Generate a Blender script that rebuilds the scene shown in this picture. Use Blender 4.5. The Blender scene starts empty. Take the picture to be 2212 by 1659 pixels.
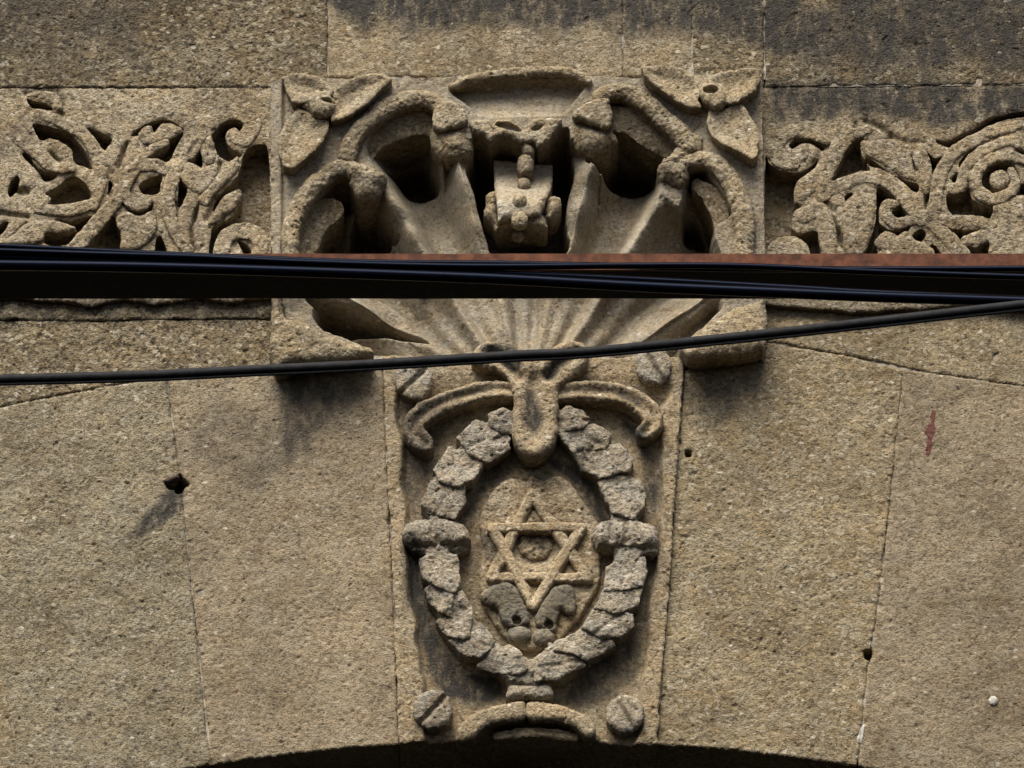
import bpy, math
import numpy as np
from mathutils import Vector, Matrix

# ------------------------------------------------------------------ camera, sky, sun, exposure
SC = bpy.context.scene
COL = SC.collection
TH = math.radians(20.0)        # the camera looks up at the facade by this angle
DIST = 28.0                    # metres from camera to the middle of the view
ZC = 11.2                      # height of the middle of the view above the street
CT, ST = math.cos(TH), math.sin(TH)
CAMP = Vector((0.0, -DIST * CT, ZC - DIST * ST))

cam_d = bpy.data.cameras.new('camera')
cam_d.sensor_width = 36.0
cam_d.lens = 36.0 * DIST / 2.212
cam_d.clip_start = 0.5
cam_d.clip_end = 500.0
cam = bpy.data.objects.new('camera', cam_d)
COL.objects.link(cam)
cam.location = CAMP
cam.rotation_euler = (math.radians(90) + TH, 0, 0)
SC.camera = cam

SUN_EL = math.radians(57)
SUN_AZ = math.radians(-160)     # measured from +Y towards +X: in front of the wall, a little left
W = bpy.data.worlds.new('World')
SC.world = W
W.use_nodes = True
nt = W.node_tree
nt.nodes.clear()
sky = nt.nodes.new('ShaderNodeTexSky')
sky.sky_type = 'NISHITA'
sky.sun_disc = False
sky.sun_elevation = SUN_EL
sky.sun_rotation = SUN_AZ
sky.air_density = 1.0
sky.dust_density = 4.0
sky.ozone_density = 1.0
bg = nt.nodes.new('ShaderNodeBackground')
bg.inputs['Strength'].default_value = 0.06
out = nt.nodes.new('ShaderNodeOutputWorld')
nt.links.new(sky.outputs[0], bg.inputs[0])
nt.links.new(bg.outputs[0], out.inputs[0])

sl = bpy.data.lights.new('sun', 'SUN')
sl.energy = 3.6
sl.angle = math.radians(46)
sl.color = (1.0, 0.95, 0.855)
sun = bpy.data.objects.new('sun', sl)
COL.objects.link(sun)
sdir = Vector((math.sin(SUN_AZ) * math.cos(SUN_EL), math.cos(SUN_AZ) * math.cos(SUN_EL), math.sin(SUN_EL)))
sun.rotation_euler = sdir.to_track_quat('Z', 'Y').to_euler()
sun.location = (0, -6, ZC + 8)

SC.view_settings.view_transform = 'Standard'
SC.view_settings.look = 'None'
SC.view_settings.exposure = 0.93
SC.view_settings.gamma = 1.0

# ------------------------------------------------------------------ coordinates
# traced points are kept in picture units (2212 x 1659); wall() carries them to the
# point of the facade (millimetres right / up of the middle) at depth d in front of it
def wall(pts, d=0.0):
    p = np.asarray(pts, float)
    a = (p[:, 0] - 1106.0) * 0.001 / DIST
    b = (829.5 - p[:, 1]) * 0.001 / DIST
    dy = CT - b * ST
    dz = ST + b * CT
    t = (-d * 0.001 + DIST * CT) / dy
    return np.stack([t * a * 1000.0, (t * dz - DIST * ST) * 1000.0], 1)

def crop(ox, oy, s):
    def f(pts):
        p = np.asarray(pts, float).copy()
        p[:, 0] = ox + p[:, 0] * s
        p[:, 1] = oy + p[:, 1] * s
        return p
    return f
idt = crop(0, 0, 1)
c1 = crop(0, 155.5, .27345)
c2 = crop(1624.5, 155.5, .26564)
c3 = crop(570.3, 112.3, .25)
c4 = crop(1106, 112.3, .25783)
c5 = crop(570.3, 483.9, .25783)
c6 = crop(1106, 483.9, .25783)
cp = crop(950.5, 207.4, .21876)
c7 = crop(829.5, 725.8, .2891)
c8 = crop(812.2, 1114.7, .3047)

# ------------------------------------------------------------------ grid and noise
G = 1.6
X0, X1, Z0, Z1 = -1340.0, 1340.0, -1000.0, 1040.0
NX = int((X1 - X0) / G) + 1
NZ = int((Z1 - Z0) / G) + 1
GX, GZ = np.meshgrid(X0 + G * np.arange(NX), Z0 + G * np.arange(NZ), indexing='ij')
_fx = np.fft.fftfreq(NX, G)[:, None]
_fz = np.fft.rfftfreq(NZ, G)[None, :]

def nz(sig, seed, ax=1.0, az=1.0):
    r = np.random.default_rng(seed).standard_normal((NX, NZ))
    k = np.exp(-2 * (math.pi * sig) ** 2 * ((_fx * ax) ** 2 + (_fz * az) ** 2))
    a = np.fft.irfft2(np.fft.rfft2(r) * k, s=(NX, NZ))
    a -= a.mean()
    return a / a.std()

N2 = nz(2.2, 1); N5 = nz(5, 2); N12 = nz(12, 3); N40 = nz(40, 4); N120 = nz(120, 5)
NE = .45 * nz(3.5, 6) + .75 * nz(14, 21); NV = nz(9, 7, 1, 3.0); N7 = nz(7, 8); N20 = nz(20, 9)
PIT = np.clip(nz(2.6, 10) - 1.55, 0, 1.2)
PIT2 = np.clip(nz(4.5, 11) - 2.1, 0, 1.2)
ROUGH = 0.30 * N2 + 0.34 * N5 + 0.5 * N12 - 1.7 * PIT - 2.6 * PIT2
TOP = np.full((NX, NZ), -60.0)
SOOT_SHADE = np.zeros((NX, NZ))  # mask for stains and for the shade painted below the beam

def smooth(pts, closed=True, k=6):
    p = np.asarray(pts, float)
    n = len(p)
    if n < 3:
        return p
    out = []
    rng = range(n) if closed else range(n - 1)
    for i in rng:
        if closed:
            a, b, c, d = p[(i - 1) % n], p[i], p[(i + 1) % n], p[(i + 2) % n]
        else:
            a, b, c, d = p[max(i - 1, 0)], p[i], p[i + 1], p[min(i + 2, n - 1)]
        for t in np.arange(k) / k:
            out.append(0.5 * ((2 * b) + (c - a) * t + (2 * a - 5 * b + 4 * c - d) * t * t + (3 * b - a - 3 * c + d) * t ** 3))
    if not closed:
        out.append(p[-1])
    return np.array(out)

class Box:
    """a window of the grid"""
    def __init__(s, pts, m):
        s.i0 = max(0, int((pts[:, 0].min() - m - X0) / G)); s.i1 = min(NX, int((pts[:, 0].max() + m - X0) / G) + 2)
        s.j0 = max(0, int((pts[:, 1].min() - m - Z0) / G)); s.j1 = min(NZ, int((pts[:, 1].max() + m - Z0) / G) + 2)
        s.sl = (slice(s.i0, s.i1), slice(s.j0, s.j1))
        s.x = GX[s.sl]; s.z = GZ[s.sl]
FULL = Box(np.array([[X0, Z0], [X1, Z1]]), 0)

def sd_poly(b, p):
    x, z = b.x, b.z
    d = np.full(x.shape, 1e18)
    ins = np.zeros(x.shape, bool)
    n = len(p)
    for i in range(n):
        ax, az = p[i]; bx, bz = p[(i + 1) % n]
        ex, ez = bx - ax, bz - az
        l = ex * ex + ez * ez
        if l < 1e-12:
            continue
        t = np.clip(((x - ax) * ex + (z - az) * ez) / l, 0, 1)
        d = np.minimum(d, (x - ax - t * ex) ** 2 + (z - az - t * ez) ** 2)
        if az != bz:
            cnd = ((az <= z) & (bz > z)) | ((bz <= z) & (az > z))
            ins ^= cnd & (x < ax + (z - az) / (bz - az) * ex)
    d = np.sqrt(d)
    return np.where(ins, -d, d)

def sd_stroke(b, p, r):
    """tapered stroke: returns sdf, distance to the centre line, run along it 0..1"""
    x, z = b.x, b.z
    r = np.asarray(r, float)
    best = np.full(x.shape, 1e9); dist = best.copy(); run = np.zeros(x.shape)
    n = len(p)
    for i in range(n - 1):
        ax, az = p[i]; bx, bz = p[i + 1]
        ex, ez = bx - ax, bz - az
        l = max(ex * ex + ez * ez, 1e-9)
        t = np.clip(((x - ax) * ex + (z - az) * ez) / l, 0, 1)
        d = np.sqrt((x - ax - t * ex) ** 2 + (z - az - t * ez) ** 2)
        s = d - (r[i] + (r[i + 1] - r[i]) * t)
        m = s < best
        best = np.where(m, s, best); dist = np.where(m, d, dist); run = np.where(m, (i + t) / (n - 1), run)
    return best, dist, run

def dome(sd, R, p=2.0):
    t = np.clip(-sd / R, 0, 1)
    return (1 - (1 - t) ** p) ** (1 / p)

def sstep(a, b, x):
    t = np.clip((x - a) / (b - a), 0, 1)
    return t * t * (3 - 2 * t)

def soot_shade(pts, amount, soft=30, f=idt, sm=True, d=0):
    p = wall(f(pts), d)
    if sm:
        p = smooth(p)
    b = Box(p, soft * 2)
    s = sd_poly(b, p) + 0.35 * soft * N20[b.sl]
    SOOT_SHADE[b.sl] = np.maximum(SOOT_SHADE[b.sl], amount * sstep(soft, -soft, s))

# ------------------------------------------------------------------ meshes and objects
def link_mesh(name, V, F, parent, mats, attrs=None, smoothf=True, matidx=None):
    """F: (n,4) int array; V world metres"""
    off = Vector((0, 0, 0))
    if parent is not None:
        q = parent
        while q.parent is not None:
            q = q.parent
        off = q.location
    me = bpy.data.meshes.new(name)
    V = np.asarray(V, np.float32) - np.array(off, np.float32)
    F = np.asarray(F, np.int32)
    me.vertices.add(len(V)); me.vertices.foreach_set('co', V.ravel())
    me.loops.add(F.size); me.loops.foreach_set('vertex_index', F.ravel())
    me.polygons.add(len(F))
    me.polygons.foreach_set('loop_start', np.arange(len(F), dtype=np.int32) * F.shape[1])
    me.polygons.foreach_set('use_smooth', np.full(len(F), smoothf))
    for m in (mats if isinstance(mats, (list, tuple)) else [mats]):
        me.materials.append(m)
    if matidx is not None:
        me.polygons.foreach_set('material_index', np.asarray(matidx, np.int32))
    me.update(calc_edges=True)
    me.validate()
    for k, v in (attrs or {}).items():
        a = me.attributes.new(k, 'FLOAT', 'POINT')
        a.data.foreach_set('value', np.asarray(v, np.float32))
    o = bpy.data.objects.new(name, me)
    COL.objects.link(o)
    if parent is not None:
        o.parent = parent
    return o

def thing(name, label, cat, u, v, d=0, group=None):
    o = bpy.data.objects.new(name, None)
    o.empty_display_size = 0.1
    p = wall([(u, v)], d)[0]
    o.location = (p[0] * .001, -d * .001, ZC + p[1] * .001)
    COL.objects.link(o)
    o['label'] = label; o['category'] = cat
    if group:
        o['group'] = group
    return o

def tag(o, label, cat, group=None):
    o['label'] = label; o['category'] = cat
    if group:
        o['group'] = group
    return o

def relief(name, parent, mat, b, sd, h, skirt=None, tint=0.0, extra_soot=0.0, top=True, soot_shade_k=1.0):
    """heightfield piece of stone cut to sd<0, with side walls down to `skirt`"""
    h = np.asarray(h, float) - 4.5 * np.clip(N7[b.sl] - .9, 0, 1.5) * np.exp(np.clip(sd, -99, 0) / 7.0)
    under = TOP[b.sl]
    if skirt is None:
        sk = np.minimum(under, h) - 8.0
    else:
        sk = np.full(h.shape, float(skirt))
    ins = sd < 0.35 * G
    cell = ins[:-1, :-1] & ins[1:, :-1] & ins[1:, 1:] & ins[:-1, 1:]
    # drop the border of the grid window
    if not cell.any():
        return None
    nx, nzz = h.shape
    idx = np.arange(nx * nzz).reshape(nx, nzz)
    a, bq, c, d = idx[:-1, :-1][cell], idx[1:, :-1][cell], idx[1:, 1:][cell], idx[:-1, 1:][cell]
    F = np.stack([a, bq, c, d], 1)
    pad = np.pad(cell, 1)
    cc = pad[1:-1, 1:-1]
    e = []
    for (nb, p, q) in ((pad[1:-1, :-2], idx[:-1, :-1], idx[1:, :-1]), (pad[2:, 1:-1], idx[1:, :-1], idx[1:, 1:]),
                       (pad[1:-1, 2:], idx[1:, 1:], idx[:-1, 1:]), (pad[:-2, 1:-1], idx[:-1, 1:], idx[:-1, :-1])):
        m = cc & ~nb
        e.append(np.stack([p[m], q[m]], 1))
    E = np.concatenate(e)
    bv = np.unique(E)
    gx, gz = np.gradient(sd, G)
    gl = np.sqrt(gx * gx + gz * gz) + 1e-6
    mv = np.clip(-sd, -1.6 * G, 1.6 * G)
    px, pz = b.x.copy(), b.z.copy()
    fb = np.zeros(nx * nzz, bool); fb[bv] = True
    fb = fb.reshape(nx, nzz)
    px[fb] += (mv * gx / gl)[fb]
    pz[fb] += (mv * gz / gl)[fb]
    used = np.unique(F)
    remap = np.full(nx * nzz, -1); remap[used] = np.arange(len(used))
    hv = h.ravel(); pxr = px.ravel(); pzr = pz.ravel(); skr = sk.ravel()
    so = np.clip(SOOT_SHADE[b.sl] * soot_shade_k + extra_soot, 0, 1.2).ravel()
    n0 = len(used); nb_ = len(bv)
    mid = 1 if (skirt is None or True) else 0
    vx = np.concatenate([pxr[used], pxr[bv], pxr[bv] , pxr[bv]])
    vz = np.concatenate([pzr[used], pzr[bv], pzr[bv], pzr[bv]])
    mh = np.minimum(hv[bv], np.maximum(skr[bv], hv[bv] * .55 + skr[bv] * .45))
    vh = np.concatenate([hv[used], hv[bv], mh, skr[bv]])
    vs = np.concatenate([so[used], so[bv], so[bv], so[bv]])
    bm = np.full(nx * nzz, -1); bm[bv] = np.arange(nb_)
    F = remap[F]
    ta, tb = bm[E[:, 0]] + n0, bm[E[:, 1]] + n0
    S1 = np.stack([tb, ta, ta + nb_, tb + nb_], 1)
    S2 = np.stack([tb + nb_, ta + nb_, ta + 2 * nb_, tb + 2 * nb_], 1)
    FF = np.concatenate([F, S1, S2])
    V = np.stack([vx * .001, -vh * .001, ZC + vz * .001], 1)
    o = link_mesh(name, V, FF, parent, mat, {'soot_shade': vs, 'tint': np.full(len(vs), tint)})
    if top:
        t = TOP[b.sl]
        m = sd < 0
        t[m] = np.maximum(t[m], h[m]) if top != 'set' else h[m]
    return o

def poly_part(name, parent, mat, pts, H, edge=None, R=20, f=idt, sm=True, p=2.0, rough=1.0, erode=1.2, skirt=None,
              tint=0.0, es=0.0, mod=None, k=5, top=True):
    """a carved boss: outline pts, height H in its middle, falling to `edge` at the outline over R"""
    if edge is None:
        edge = H - 15
    q = wall(f(pts), edge)
    if sm:
        q = smooth(q, True, k)
    b = Box(q, 8)
    sd = sd_poly(b, q) + erode * NE[b.sl]
    h = edge + (H - edge) * dome(sd, R, p) + rough * ROUGH[b.sl]
    if mod is not None:
        h = mod(b, sd, h)
    return relief(name, parent, mat, b, sd, h, skirt, tint, es, top)

def stroke_part(name, parent, mat, pts, rad, H, edge=None, R=None, f=idt, groove=0, gw=8, rough=1.0, erode=1.2, skirt=None,
                tint=0.0, es=0.0, mod=None, p=2.0, sm=True, k=6, top=True):
    if edge is None:
        edge = H - 15
    q = wall(f(pts), edge)
    rad = np.atleast_1d(np.asarray(rad, float))
    n = len(q)
    if len(rad) == 1:
        rad = np.full(n, rad[0])
    if sm and n > 2:
        rr = np.interp(np.linspace(0, n - 1, (n - 1) * k + 1), np.arange(n), rad)
        q = smooth(q, False, k)
    else:
        rr = rad
    b = Box(q, rad.max() + 10)
    sd, dist, run = sd_stroke(b, q, rr)
    sd = sd + erode * NE[b.sl]
    h = edge + (H - edge) * dome(sd, R or rad.max(), p) + rough * ROUGH[b.sl]
    if groove:
        h = h - groove * np.exp(-(dist / gw) ** 2)
    if mod is not None:
        h = mod(b, sd, h, run)
    return relief(name, parent, mat, b, sd, h, skirt, tint, es, top)

def holes(b, h, polys, floor, f, d, ramp=7, sm=True, jit=1.0):
    """drill the given outlines into h down to floor"""
    for pg in polys:
        q = wall(f(pg), d)
        if sm:
            q = smooth(q, True, 4)
        bb = Box(q, 16)
        i0, j0 = bb.i0 - b.i0, bb.j0 - b.j0
        # clip to window
        ia, ja = max(i0, 0), max(j0, 0)
        ib, jb = min(bb.i1 - b.i0, h.shape[0]), min(bb.j1 - b.j0, h.shape[1])
        if ib <= ia or jb <= ja:
            continue
        bb.sl = (slice(ia + b.i0, ib + b.i0), slice(ja + b.j0, jb + b.j0))
        bb.x, bb.z = GX[bb.sl], GZ[bb.sl]
        sd = sd_poly(bb, q) + jit * NE[bb.sl]
        w = sstep(1.0, -ramp, sd)
        hh = h[ia:ib, ja:jb]
        fl = np.minimum(hh, floor + 1.5 * N12[bb.sl])
        # a slightly worn arris round the mouth
        h[ia:ib, ja:jb] = hh + (fl - hh) * w - 3.0 * np.exp(-np.clip(sd, 0, 99) / 4.0) * (1 - w)
    return h

def groove_line(b, h, pts, depth, w, f, d):
    q = smooth(wall(f(pts), d), False, 5)
    sd, dist, run = sd_stroke(b, q, np.zeros(len(q)))
    return h - depth * np.exp(-(dist / w) ** 2)

# ------------------------------------------------------------------ materials
def new_mat(name):
    m = bpy.data.materials.new(name)
    m.use_nodes = True
    n = m.node_tree
    n.nodes.clear()
    o = n.nodes.new('ShaderNodeOutputMaterial')
    p = n.nodes.new('ShaderNodeBsdfPrincipled')
    n.links.new(p.outputs[0], o.inputs[0])
    return m, n, p

def node(n, t, **kw):
    x = n.nodes.new(t)
    for k, v in kw.items():
        if k in x.inputs:
            x.inputs[k].default_value = v
        else:
            setattr(x, k, v)
    return x

def ramp(n, src, stops):
    r = n.nodes.new('ShaderNodeValToRGB')
    e = r.color_ramp.elements
    while len(e) < len(stops):
        e.new(0.5)
    for el, (p, c) in zip(e, stops):
        el.position = p
        el.color = c if len(c) == 4 else (*c, 1)
    n.links.new(src, r.inputs[0])
    return r.outputs[0]

def mixc(n, fac, a, b, mode='MIX'):
    m = n.nodes.new('ShaderNodeMix')
    m.data_type = 'RGBA'
    m.blend_type = mode
    for sock, val in ((m.inputs[0], fac), (m.inputs[6], a), (m.inputs[7], b)):
        if isinstance(val, (int, float)):
            sock.default_value = val
        elif isinstance(val, tuple):
            sock.default_value = (*val, 1) if len(val) == 3 else val
        else:
            n.links.new(val, sock)
    return m.outputs[2]

def math_(n, op, a, b=None, c=None, clamp=False):
    m = n.nodes.new('ShaderNodeMath')
    m.operation = op
    m.use_clamp = clamp
    for i, v in enumerate((a, b, c)):
        if v is None:
            continue
        if isinstance(v, (int, float)):
            m.inputs[i].default_value = v
        else:
            n.links.new(v, m.inputs[i])
    return m.outputs[0]

def stone(name, dark, midc, pale, speck=0.5, bump=1.0, soot_shade_c=(0.042, 0.038, 0.033), warm=0.5, grain=1.0):
    m, n, p = new_mat(name)
    geo = n.nodes.new('ShaderNodeNewGeometry')
    mp = n.nodes.new('ShaderNodeMapping'); mp.inputs['Scale'].default_value = (1, 1, 1.35)
    n.links.new(geo.outputs['Position'], mp.inputs['Vector'])
    pos = mp.outputs[0]
    def noise(scale, detail=3, rough=0.6, dist=0.0):
        t = node(n, 'ShaderNodeTexNoise', Scale=scale, Detail=detail, Roughness=rough, Distortion=dist)
        n.links.new(pos, t.inputs['Vector'])
        return t.outputs['Fac']
    big = noise(2.3, 4); mid = noise(16, 4, .65); fine = noise(95 * grain, 4, .72); vf = noise(250 * grain, 3, .65); uf = noise(430 * grain, 2, .6)
    vor = node(n, 'ShaderNodeTexVoronoi', Scale=125.0 * grain, Randomness=1.0)
    vw = n.nodes.new('ShaderNodeVectorMath'); vw.operation = 'ADD'
    wt = node(n, 'ShaderNodeTexNoise', Scale=60.0, Detail=2.0)
    n.links.new(pos, wt.inputs['Vector'])
    ws = n.nodes.new('ShaderNodeVectorMath'); ws.operation = 'SCALE'; ws.inputs['Scale'].default_value = 0.012
    n.links.new(wt.outputs['Color'], ws.inputs[0])
    n.links.new(pos, vw.inputs[0]); n.links.new(ws.outputs[0], vw.inputs[1])
    n.links.new(vw.outputs[0], vor.inputs['Vector'])
    sep = n.nodes.new('ShaderNodeSeparateColor')
    n.links.new(vor.outputs['Color'], sep.inputs[0])
    base = ramp(n, fine, [(0.30, dark), (0.47, midc), (0.60, midc), (0.74, pale)])
    # warm / cool drifting
    warmc = mixc(n, math_(n, 'MULTIPLY', ramp(n, mid, [(0.38, (0, 0, 0)), (0.62, (1, 1, 1))]), warm), base,
                 mixc(n, 1.0, base, (1.06, 0.90, 0.66), 'MULTIPLY'))
    grey = mixc(n, math_(n, 'MULTIPLY', ramp(n, big, [(0.42, (0, 0, 0)), (0.66, (1, 1, 1))]), 0.45), warmc,
                mixc(n, 1.0, warmc, (0.86, 0.90, 0.95), 'MULTIPLY'))
    # broad tonal drift and brown weather blotches
    drift = ramp(n, noise(4.2, 5, .7), [(.30, (.64, .61, .57)), (.50, (1, 1, 1)), (.70, (1.28, 1.28, 1.28))])
    grey = mixc(n, 1.0, grey, drift, 'MULTIPLY')
    blot = math_(n, 'MULTIPLY', ramp(n, noise(62, 4, .7), [(.50, (0, 0, 0)), (.60, (1, 1, 1))]), ramp(n, noise(5.5, 3), [(.48, (.12, .12, .12)), (.62, (.85, .85, .85))]))
    grey = mixc(n, math_(n, 'MULTIPLY', blot, .8), grey, mixc(n, 1.0, grey, (.56, .48, .42), 'MULTIPLY'))
    # shelly fragments and dark grains
    pl = math_(n, 'MULTIPLY', math_(n, 'GREATER_THAN', sep.outputs[0], 0.86), 0.55 * speck)
    c1_ = mixc(n, pl, grey, pale)
    dk = math_(n, 'MULTIPLY', math_(n, 'LESS_THAN', sep.outputs[1], 0.16), 0.75 * speck)
    c2_ = mixc(n, dk, c1_, dark)
    pit = ramp(n, vf, [(0.34, (1, 1, 1)), (0.44, (0, 0, 0))])
    c3_ = mixc(n, math_(n, 'MULTIPLY', pit, 0.6), c2_, tuple(x * .45 for x in dark))
    v2 = node(n, 'ShaderNodeTexVoronoi', Scale=46.0 * grain, Randomness=1.0)
    n.links.new(vw.outputs[0], v2.inputs['Vector'])
    sp2 = n.nodes.new('ShaderNodeSeparateColor')
    n.links.new(v2.outputs['Color'], sp2.inputs[0])
    frag = math_(n, 'MULTIPLY', ramp(n, v2.outputs['Distance'], [(.16, (1, 1, 1)), (.30, (0, 0, 0))]), math_(n, 'GREATER_THAN', sp2.outputs[0], 1.0 - .30 * speck))
    c3_ = mixc(n, math_(n, 'MULTIPLY', frag, .7), c3_, mixc(n, sp2.outputs[1], pale, tuple(min(1, x * 1.2) for x in pale)))
    at = n.nodes.new('ShaderNodeAttribute'); at.attribute_name = 'tint'
    tint = math_(n, 'ADD', at.outputs['Fac'], 1.0)
    cmb = n.nodes.new('ShaderNodeCombineColor')
    for i in range(3):
        n.links.new(tint, cmb.inputs[i])
    c4_ = mixc(n, 1.0, c3_, cmb.outputs[0], 'MULTIPLY')
    mp2 = n.nodes.new('ShaderNodeMapping'); mp2.inputs['Scale'].default_value = (1, 1, .42)
    n.links.new(geo.outputs['Position'], mp2.inputs['Vector'])
    st = node(n, 'ShaderNodeTexNoise', Scale=36.0, Detail=5.0, Roughness=.75)
    n.links.new(mp2.outputs[0], st.inputs['Vector'])
    snoise = st.outputs['Fac']
    sa = n.nodes.new('ShaderNodeAttribute'); sa.attribute_name = 'soot_shade'
    s1 = math_(n, 'MULTIPLY', sa.outputs['Fac'],
               math_(n, 'ADD', 0.45, math_(n, 'MULTIPLY', ramp(n, snoise, [(0.34, (0, 0, 0)), (0.56, (1.0, 1.0, 1.0))]), 0.95)), clamp=True)
    sc_ = mixc(n, vf, tuple(x * .6 for x in soot_shade_c), tuple(min(1, x * 2.0) for x in soot_shade_c))
    c5_ = mixc(n, s1, c4_, sc_)
    n.links.new(c5_, p.inputs['Base Color'])
    p.inputs['Roughness'].default_value = 0.95
    p.inputs['Specular IOR Level'].default_value = 0.15
    hgt = math_(n, 'ADD', math_(n, 'ADD', math_(n, 'MULTIPLY', fine, 0.75), math_(n, 'MULTIPLY', uf, 0.45)), math_(n, 'ADD', math_(n, 'MULTIPLY', vf, 0.85),
                math_(n, 'ADD', math_(n, 'MULTIPLY', pit, -0.35), math_(n, 'MULTIPLY', sep.outputs[2], 0.16))))
    bp = node(n, 'ShaderNodeBump', Strength=0.95 * min(1, bump), Distance=0.0062 * bump)
    n.links.new(hgt, bp.inputs['Height'])
    n.links.new(bp.outputs[0], p.inputs['Normal'])
    return m

M_PANEL = stone('panel_limestone', (0.11, 0.086, 0.054), (0.325, 0.272, 0.188), (0.54, 0.48, 0.375), .6, .9)
M_SHELL = stone('shell_limestone', (0.14, 0.118, 0.084), (0.295, 0.26, 0.20), (0.42, 0.39, 0.33), .4, .75)
M_FRIEZE = stone('frieze_limestone', (0.10, 0.079, 0.052), (0.34, 0.285, 0.2), (0.55, 0.49, 0.385), .8, 1.0)
M_VOUS = stone('voussoir_limestone', (0.105, 0.08, 0.048), (0.285, 0.236, 0.156), (0.51, 0.46, 0.365), .6, .9)
M_VOUSA = stone('grey_voussoir_limestone', (0.105, 0.086, 0.056), (0.282, 0.243, 0.17), (0.49, 0.455, 0.37), .5, .95, warm=.35)
M_VOUSB = stone('tan_voussoir_limestone', (0.10, 0.074, 0.048), (0.290, 0.238, 0.164), (0.47, 0.42, 0.33), .38, .8, warm=.3)
M_UP = stone('upper_limestone', (0.055, 0.043, 0.028), (0.215, 0.178, 0.12), (0.43, 0.38, 0.285), 1.0, 1.1, grain=.85)
M_KEY = stone('keystone_limestone', (0.105, 0.082, 0.05), (0.335, 0.275, 0.188), (0.54, 0.48, 0.37), .6, .9)
M_WREATH = stone('wreath_limestone', (0.13, 0.115, 0.09), (0.37, 0.33, 0.265), (0.56, 0.52, 0.45), .7, 1.0)
M_GREY = stone('sooty_stone', (0.06, 0.055, 0.047), (0.15, 0.136, 0.11), (0.25, 0.21, 0.13), .6, .8)
M_MORTAR = stone('lime_mortar', (0.17, 0.15, 0.12), (0.36, 0.33, 0.28), (0.52, 0.50, 0.45), .3, .6)

def simple(name, col, rough=.5, bump=0.0, scale=60, col2=None, metallic=0, spec=.5):
    m, n, p = new_mat(name)
    geo = n.nodes.new('ShaderNodeNewGeometry')
    t = node(n, 'ShaderNodeTexNoise', Scale=scale, Detail=5.0, Roughness=.65)
    n.links.new(geo.outputs['Position'], t.inputs['Vector'])
    c = ramp(n, t.outputs['Fac'], [(.35, col), (.65, col2 or col)])
    n.links.new(c, p.inputs['Base Color'])
    p.inputs['Roughness'].default_value = rough
    p.inputs['Metallic'].default_value = metallic
    p.inputs['Specular IOR Level'].default_value = spec
    if bump:
        bp = node(n, 'ShaderNodeBump', Strength=bump, Distance=.003)
        n.links.new(t.outputs['Fac'], bp.inputs['Height'])
        n.links.new(bp.outputs[0], p.inputs['Normal'])
    return m
M_RUST = simple('rusty_steel', (0.05, 0.021, 0.014), .85, .6, 38, (0.145, 0.056, 0.03), spec=.2)
M_SHADED_STEEL = simple('shaded_steel', (0.004, 0.0035, 0.003), .8, .3, 55, (0.012, 0.008, 0.006), spec=.1)  # shade of the beam's underside put into a near-black colour
M_CABLE = simple('black_cable_sheath', (0.001, 0.001, 0.002), .26, 0, 40, (0.002, 0.002, 0.003), spec=.065)
for _n in M_CABLE.node_tree.nodes:
    if _n.type == 'BSDF_PRINCIPLED':
        _n.inputs['Specular Tint'].default_value = (.30, .48, 1.0, 1)  # blue sky reflection put into the sheath's specular tint
M_CABLE2 = simple('weathered_cable_sheath', (0.006, 0.006, 0.007), .7, .3, 70, (0.016, 0.016, 0.018), spec=.18)
M_RED = simple('red_paint', (0.055, 0.011, 0.006), .8, 0, 160, (0.105, 0.027, 0.015))
M_PALE = simple('pale_lime', (0.30, 0.28, 0.24), .9, .4, 160, (0.48, 0.46, 0.41))
M_DARK = simple('dark_core', (0.03, 0.026, 0.02), .95, 0, 8, (0.05, 0.042, 0.033))
M_IRON = simple('rusted_iron', (0.025, 0.014, 0.010), .9, .4, 120, (0.06, 0.03, 0.02))

# ------------------------------------------------------------------ soot and weather stains, and shade painted below the beam
soot_shade([(870, 1190), (905, 1190), (935, 1330), (985, 1420), (1080, 1475), (1070, 1510), (990, 1515), (945, 1490), (915, 1420), (880, 1290)], .85, 16)
soot_shade([(880, 900), (940, 880), (1010, 900), (950, 960), (915, 1050), (900, 1120), (875, 1060)], .55, 22)
soot_shade([(1340, 900), (1400, 940), (1425, 1050), (1410, 1110), (1385, 1030), (1360, 960)], .7, 16)
soot_shade([(1210, 1490), (1300, 1420), (1380, 1330), (1400, 1250), (1405, 1330), (1370, 1460), (1330, 1500), (1250, 1540)], .6, 18)
soot_shade([(1000, 1110), (1010, 1060), (1060, 1010), (1110, 985), (1130, 1010), (1080, 1035), (1040, 1080), (1020, 1120)], .55, 12)
soot_shade([(1190, 1000), (1240, 1010), (1290, 1060), (1320, 1120), (1310, 1150), (1280, 1110), (1250, 1060)], .8, 12)
soot_shade([(610, 820), (740, 810), (760, 850), (700, 930), (620, 1010), (590, 960), (600, 880)], .62, 26)
soot_shade([(1510, 800), (1640, 800), (1600, 880), (1540, 920), (1500, 880)], .45, 26)  # darker patch below the right corner lobe
soot_shade([(370, 1050), (400, 1060), (385, 1110), (320, 1160), (280, 1160), (330, 1100)], .75, 10)
soot_shade([(470, 870), (590, 880), (640, 960), (580, 1040), (440, 1010), (400, 920)], .36, 36)
soot_shade([(700, -60), (1250, -60), (1700, -60), (1700, 70), (1500, 95), (1350, 60), (1200, 70), (1000, 60), (860, 80), (760, 50)], .85, 34)
soot_shade([(1480, 20), (1800, 20), (1860, 110), (1700, 140), (1600, 100), (1500, 90)], .8, 30)
soot_shade([(1660, 200), (1900, 192), (2212, 192), (2300, 260), (2100, 262), (1800, 262), (1670, 260)], .8, 24)
soot_shade([(1790, -200), (2500, -200), (2500, 172), (2100, 165), (1830, 120)], .75, 60)
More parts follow.
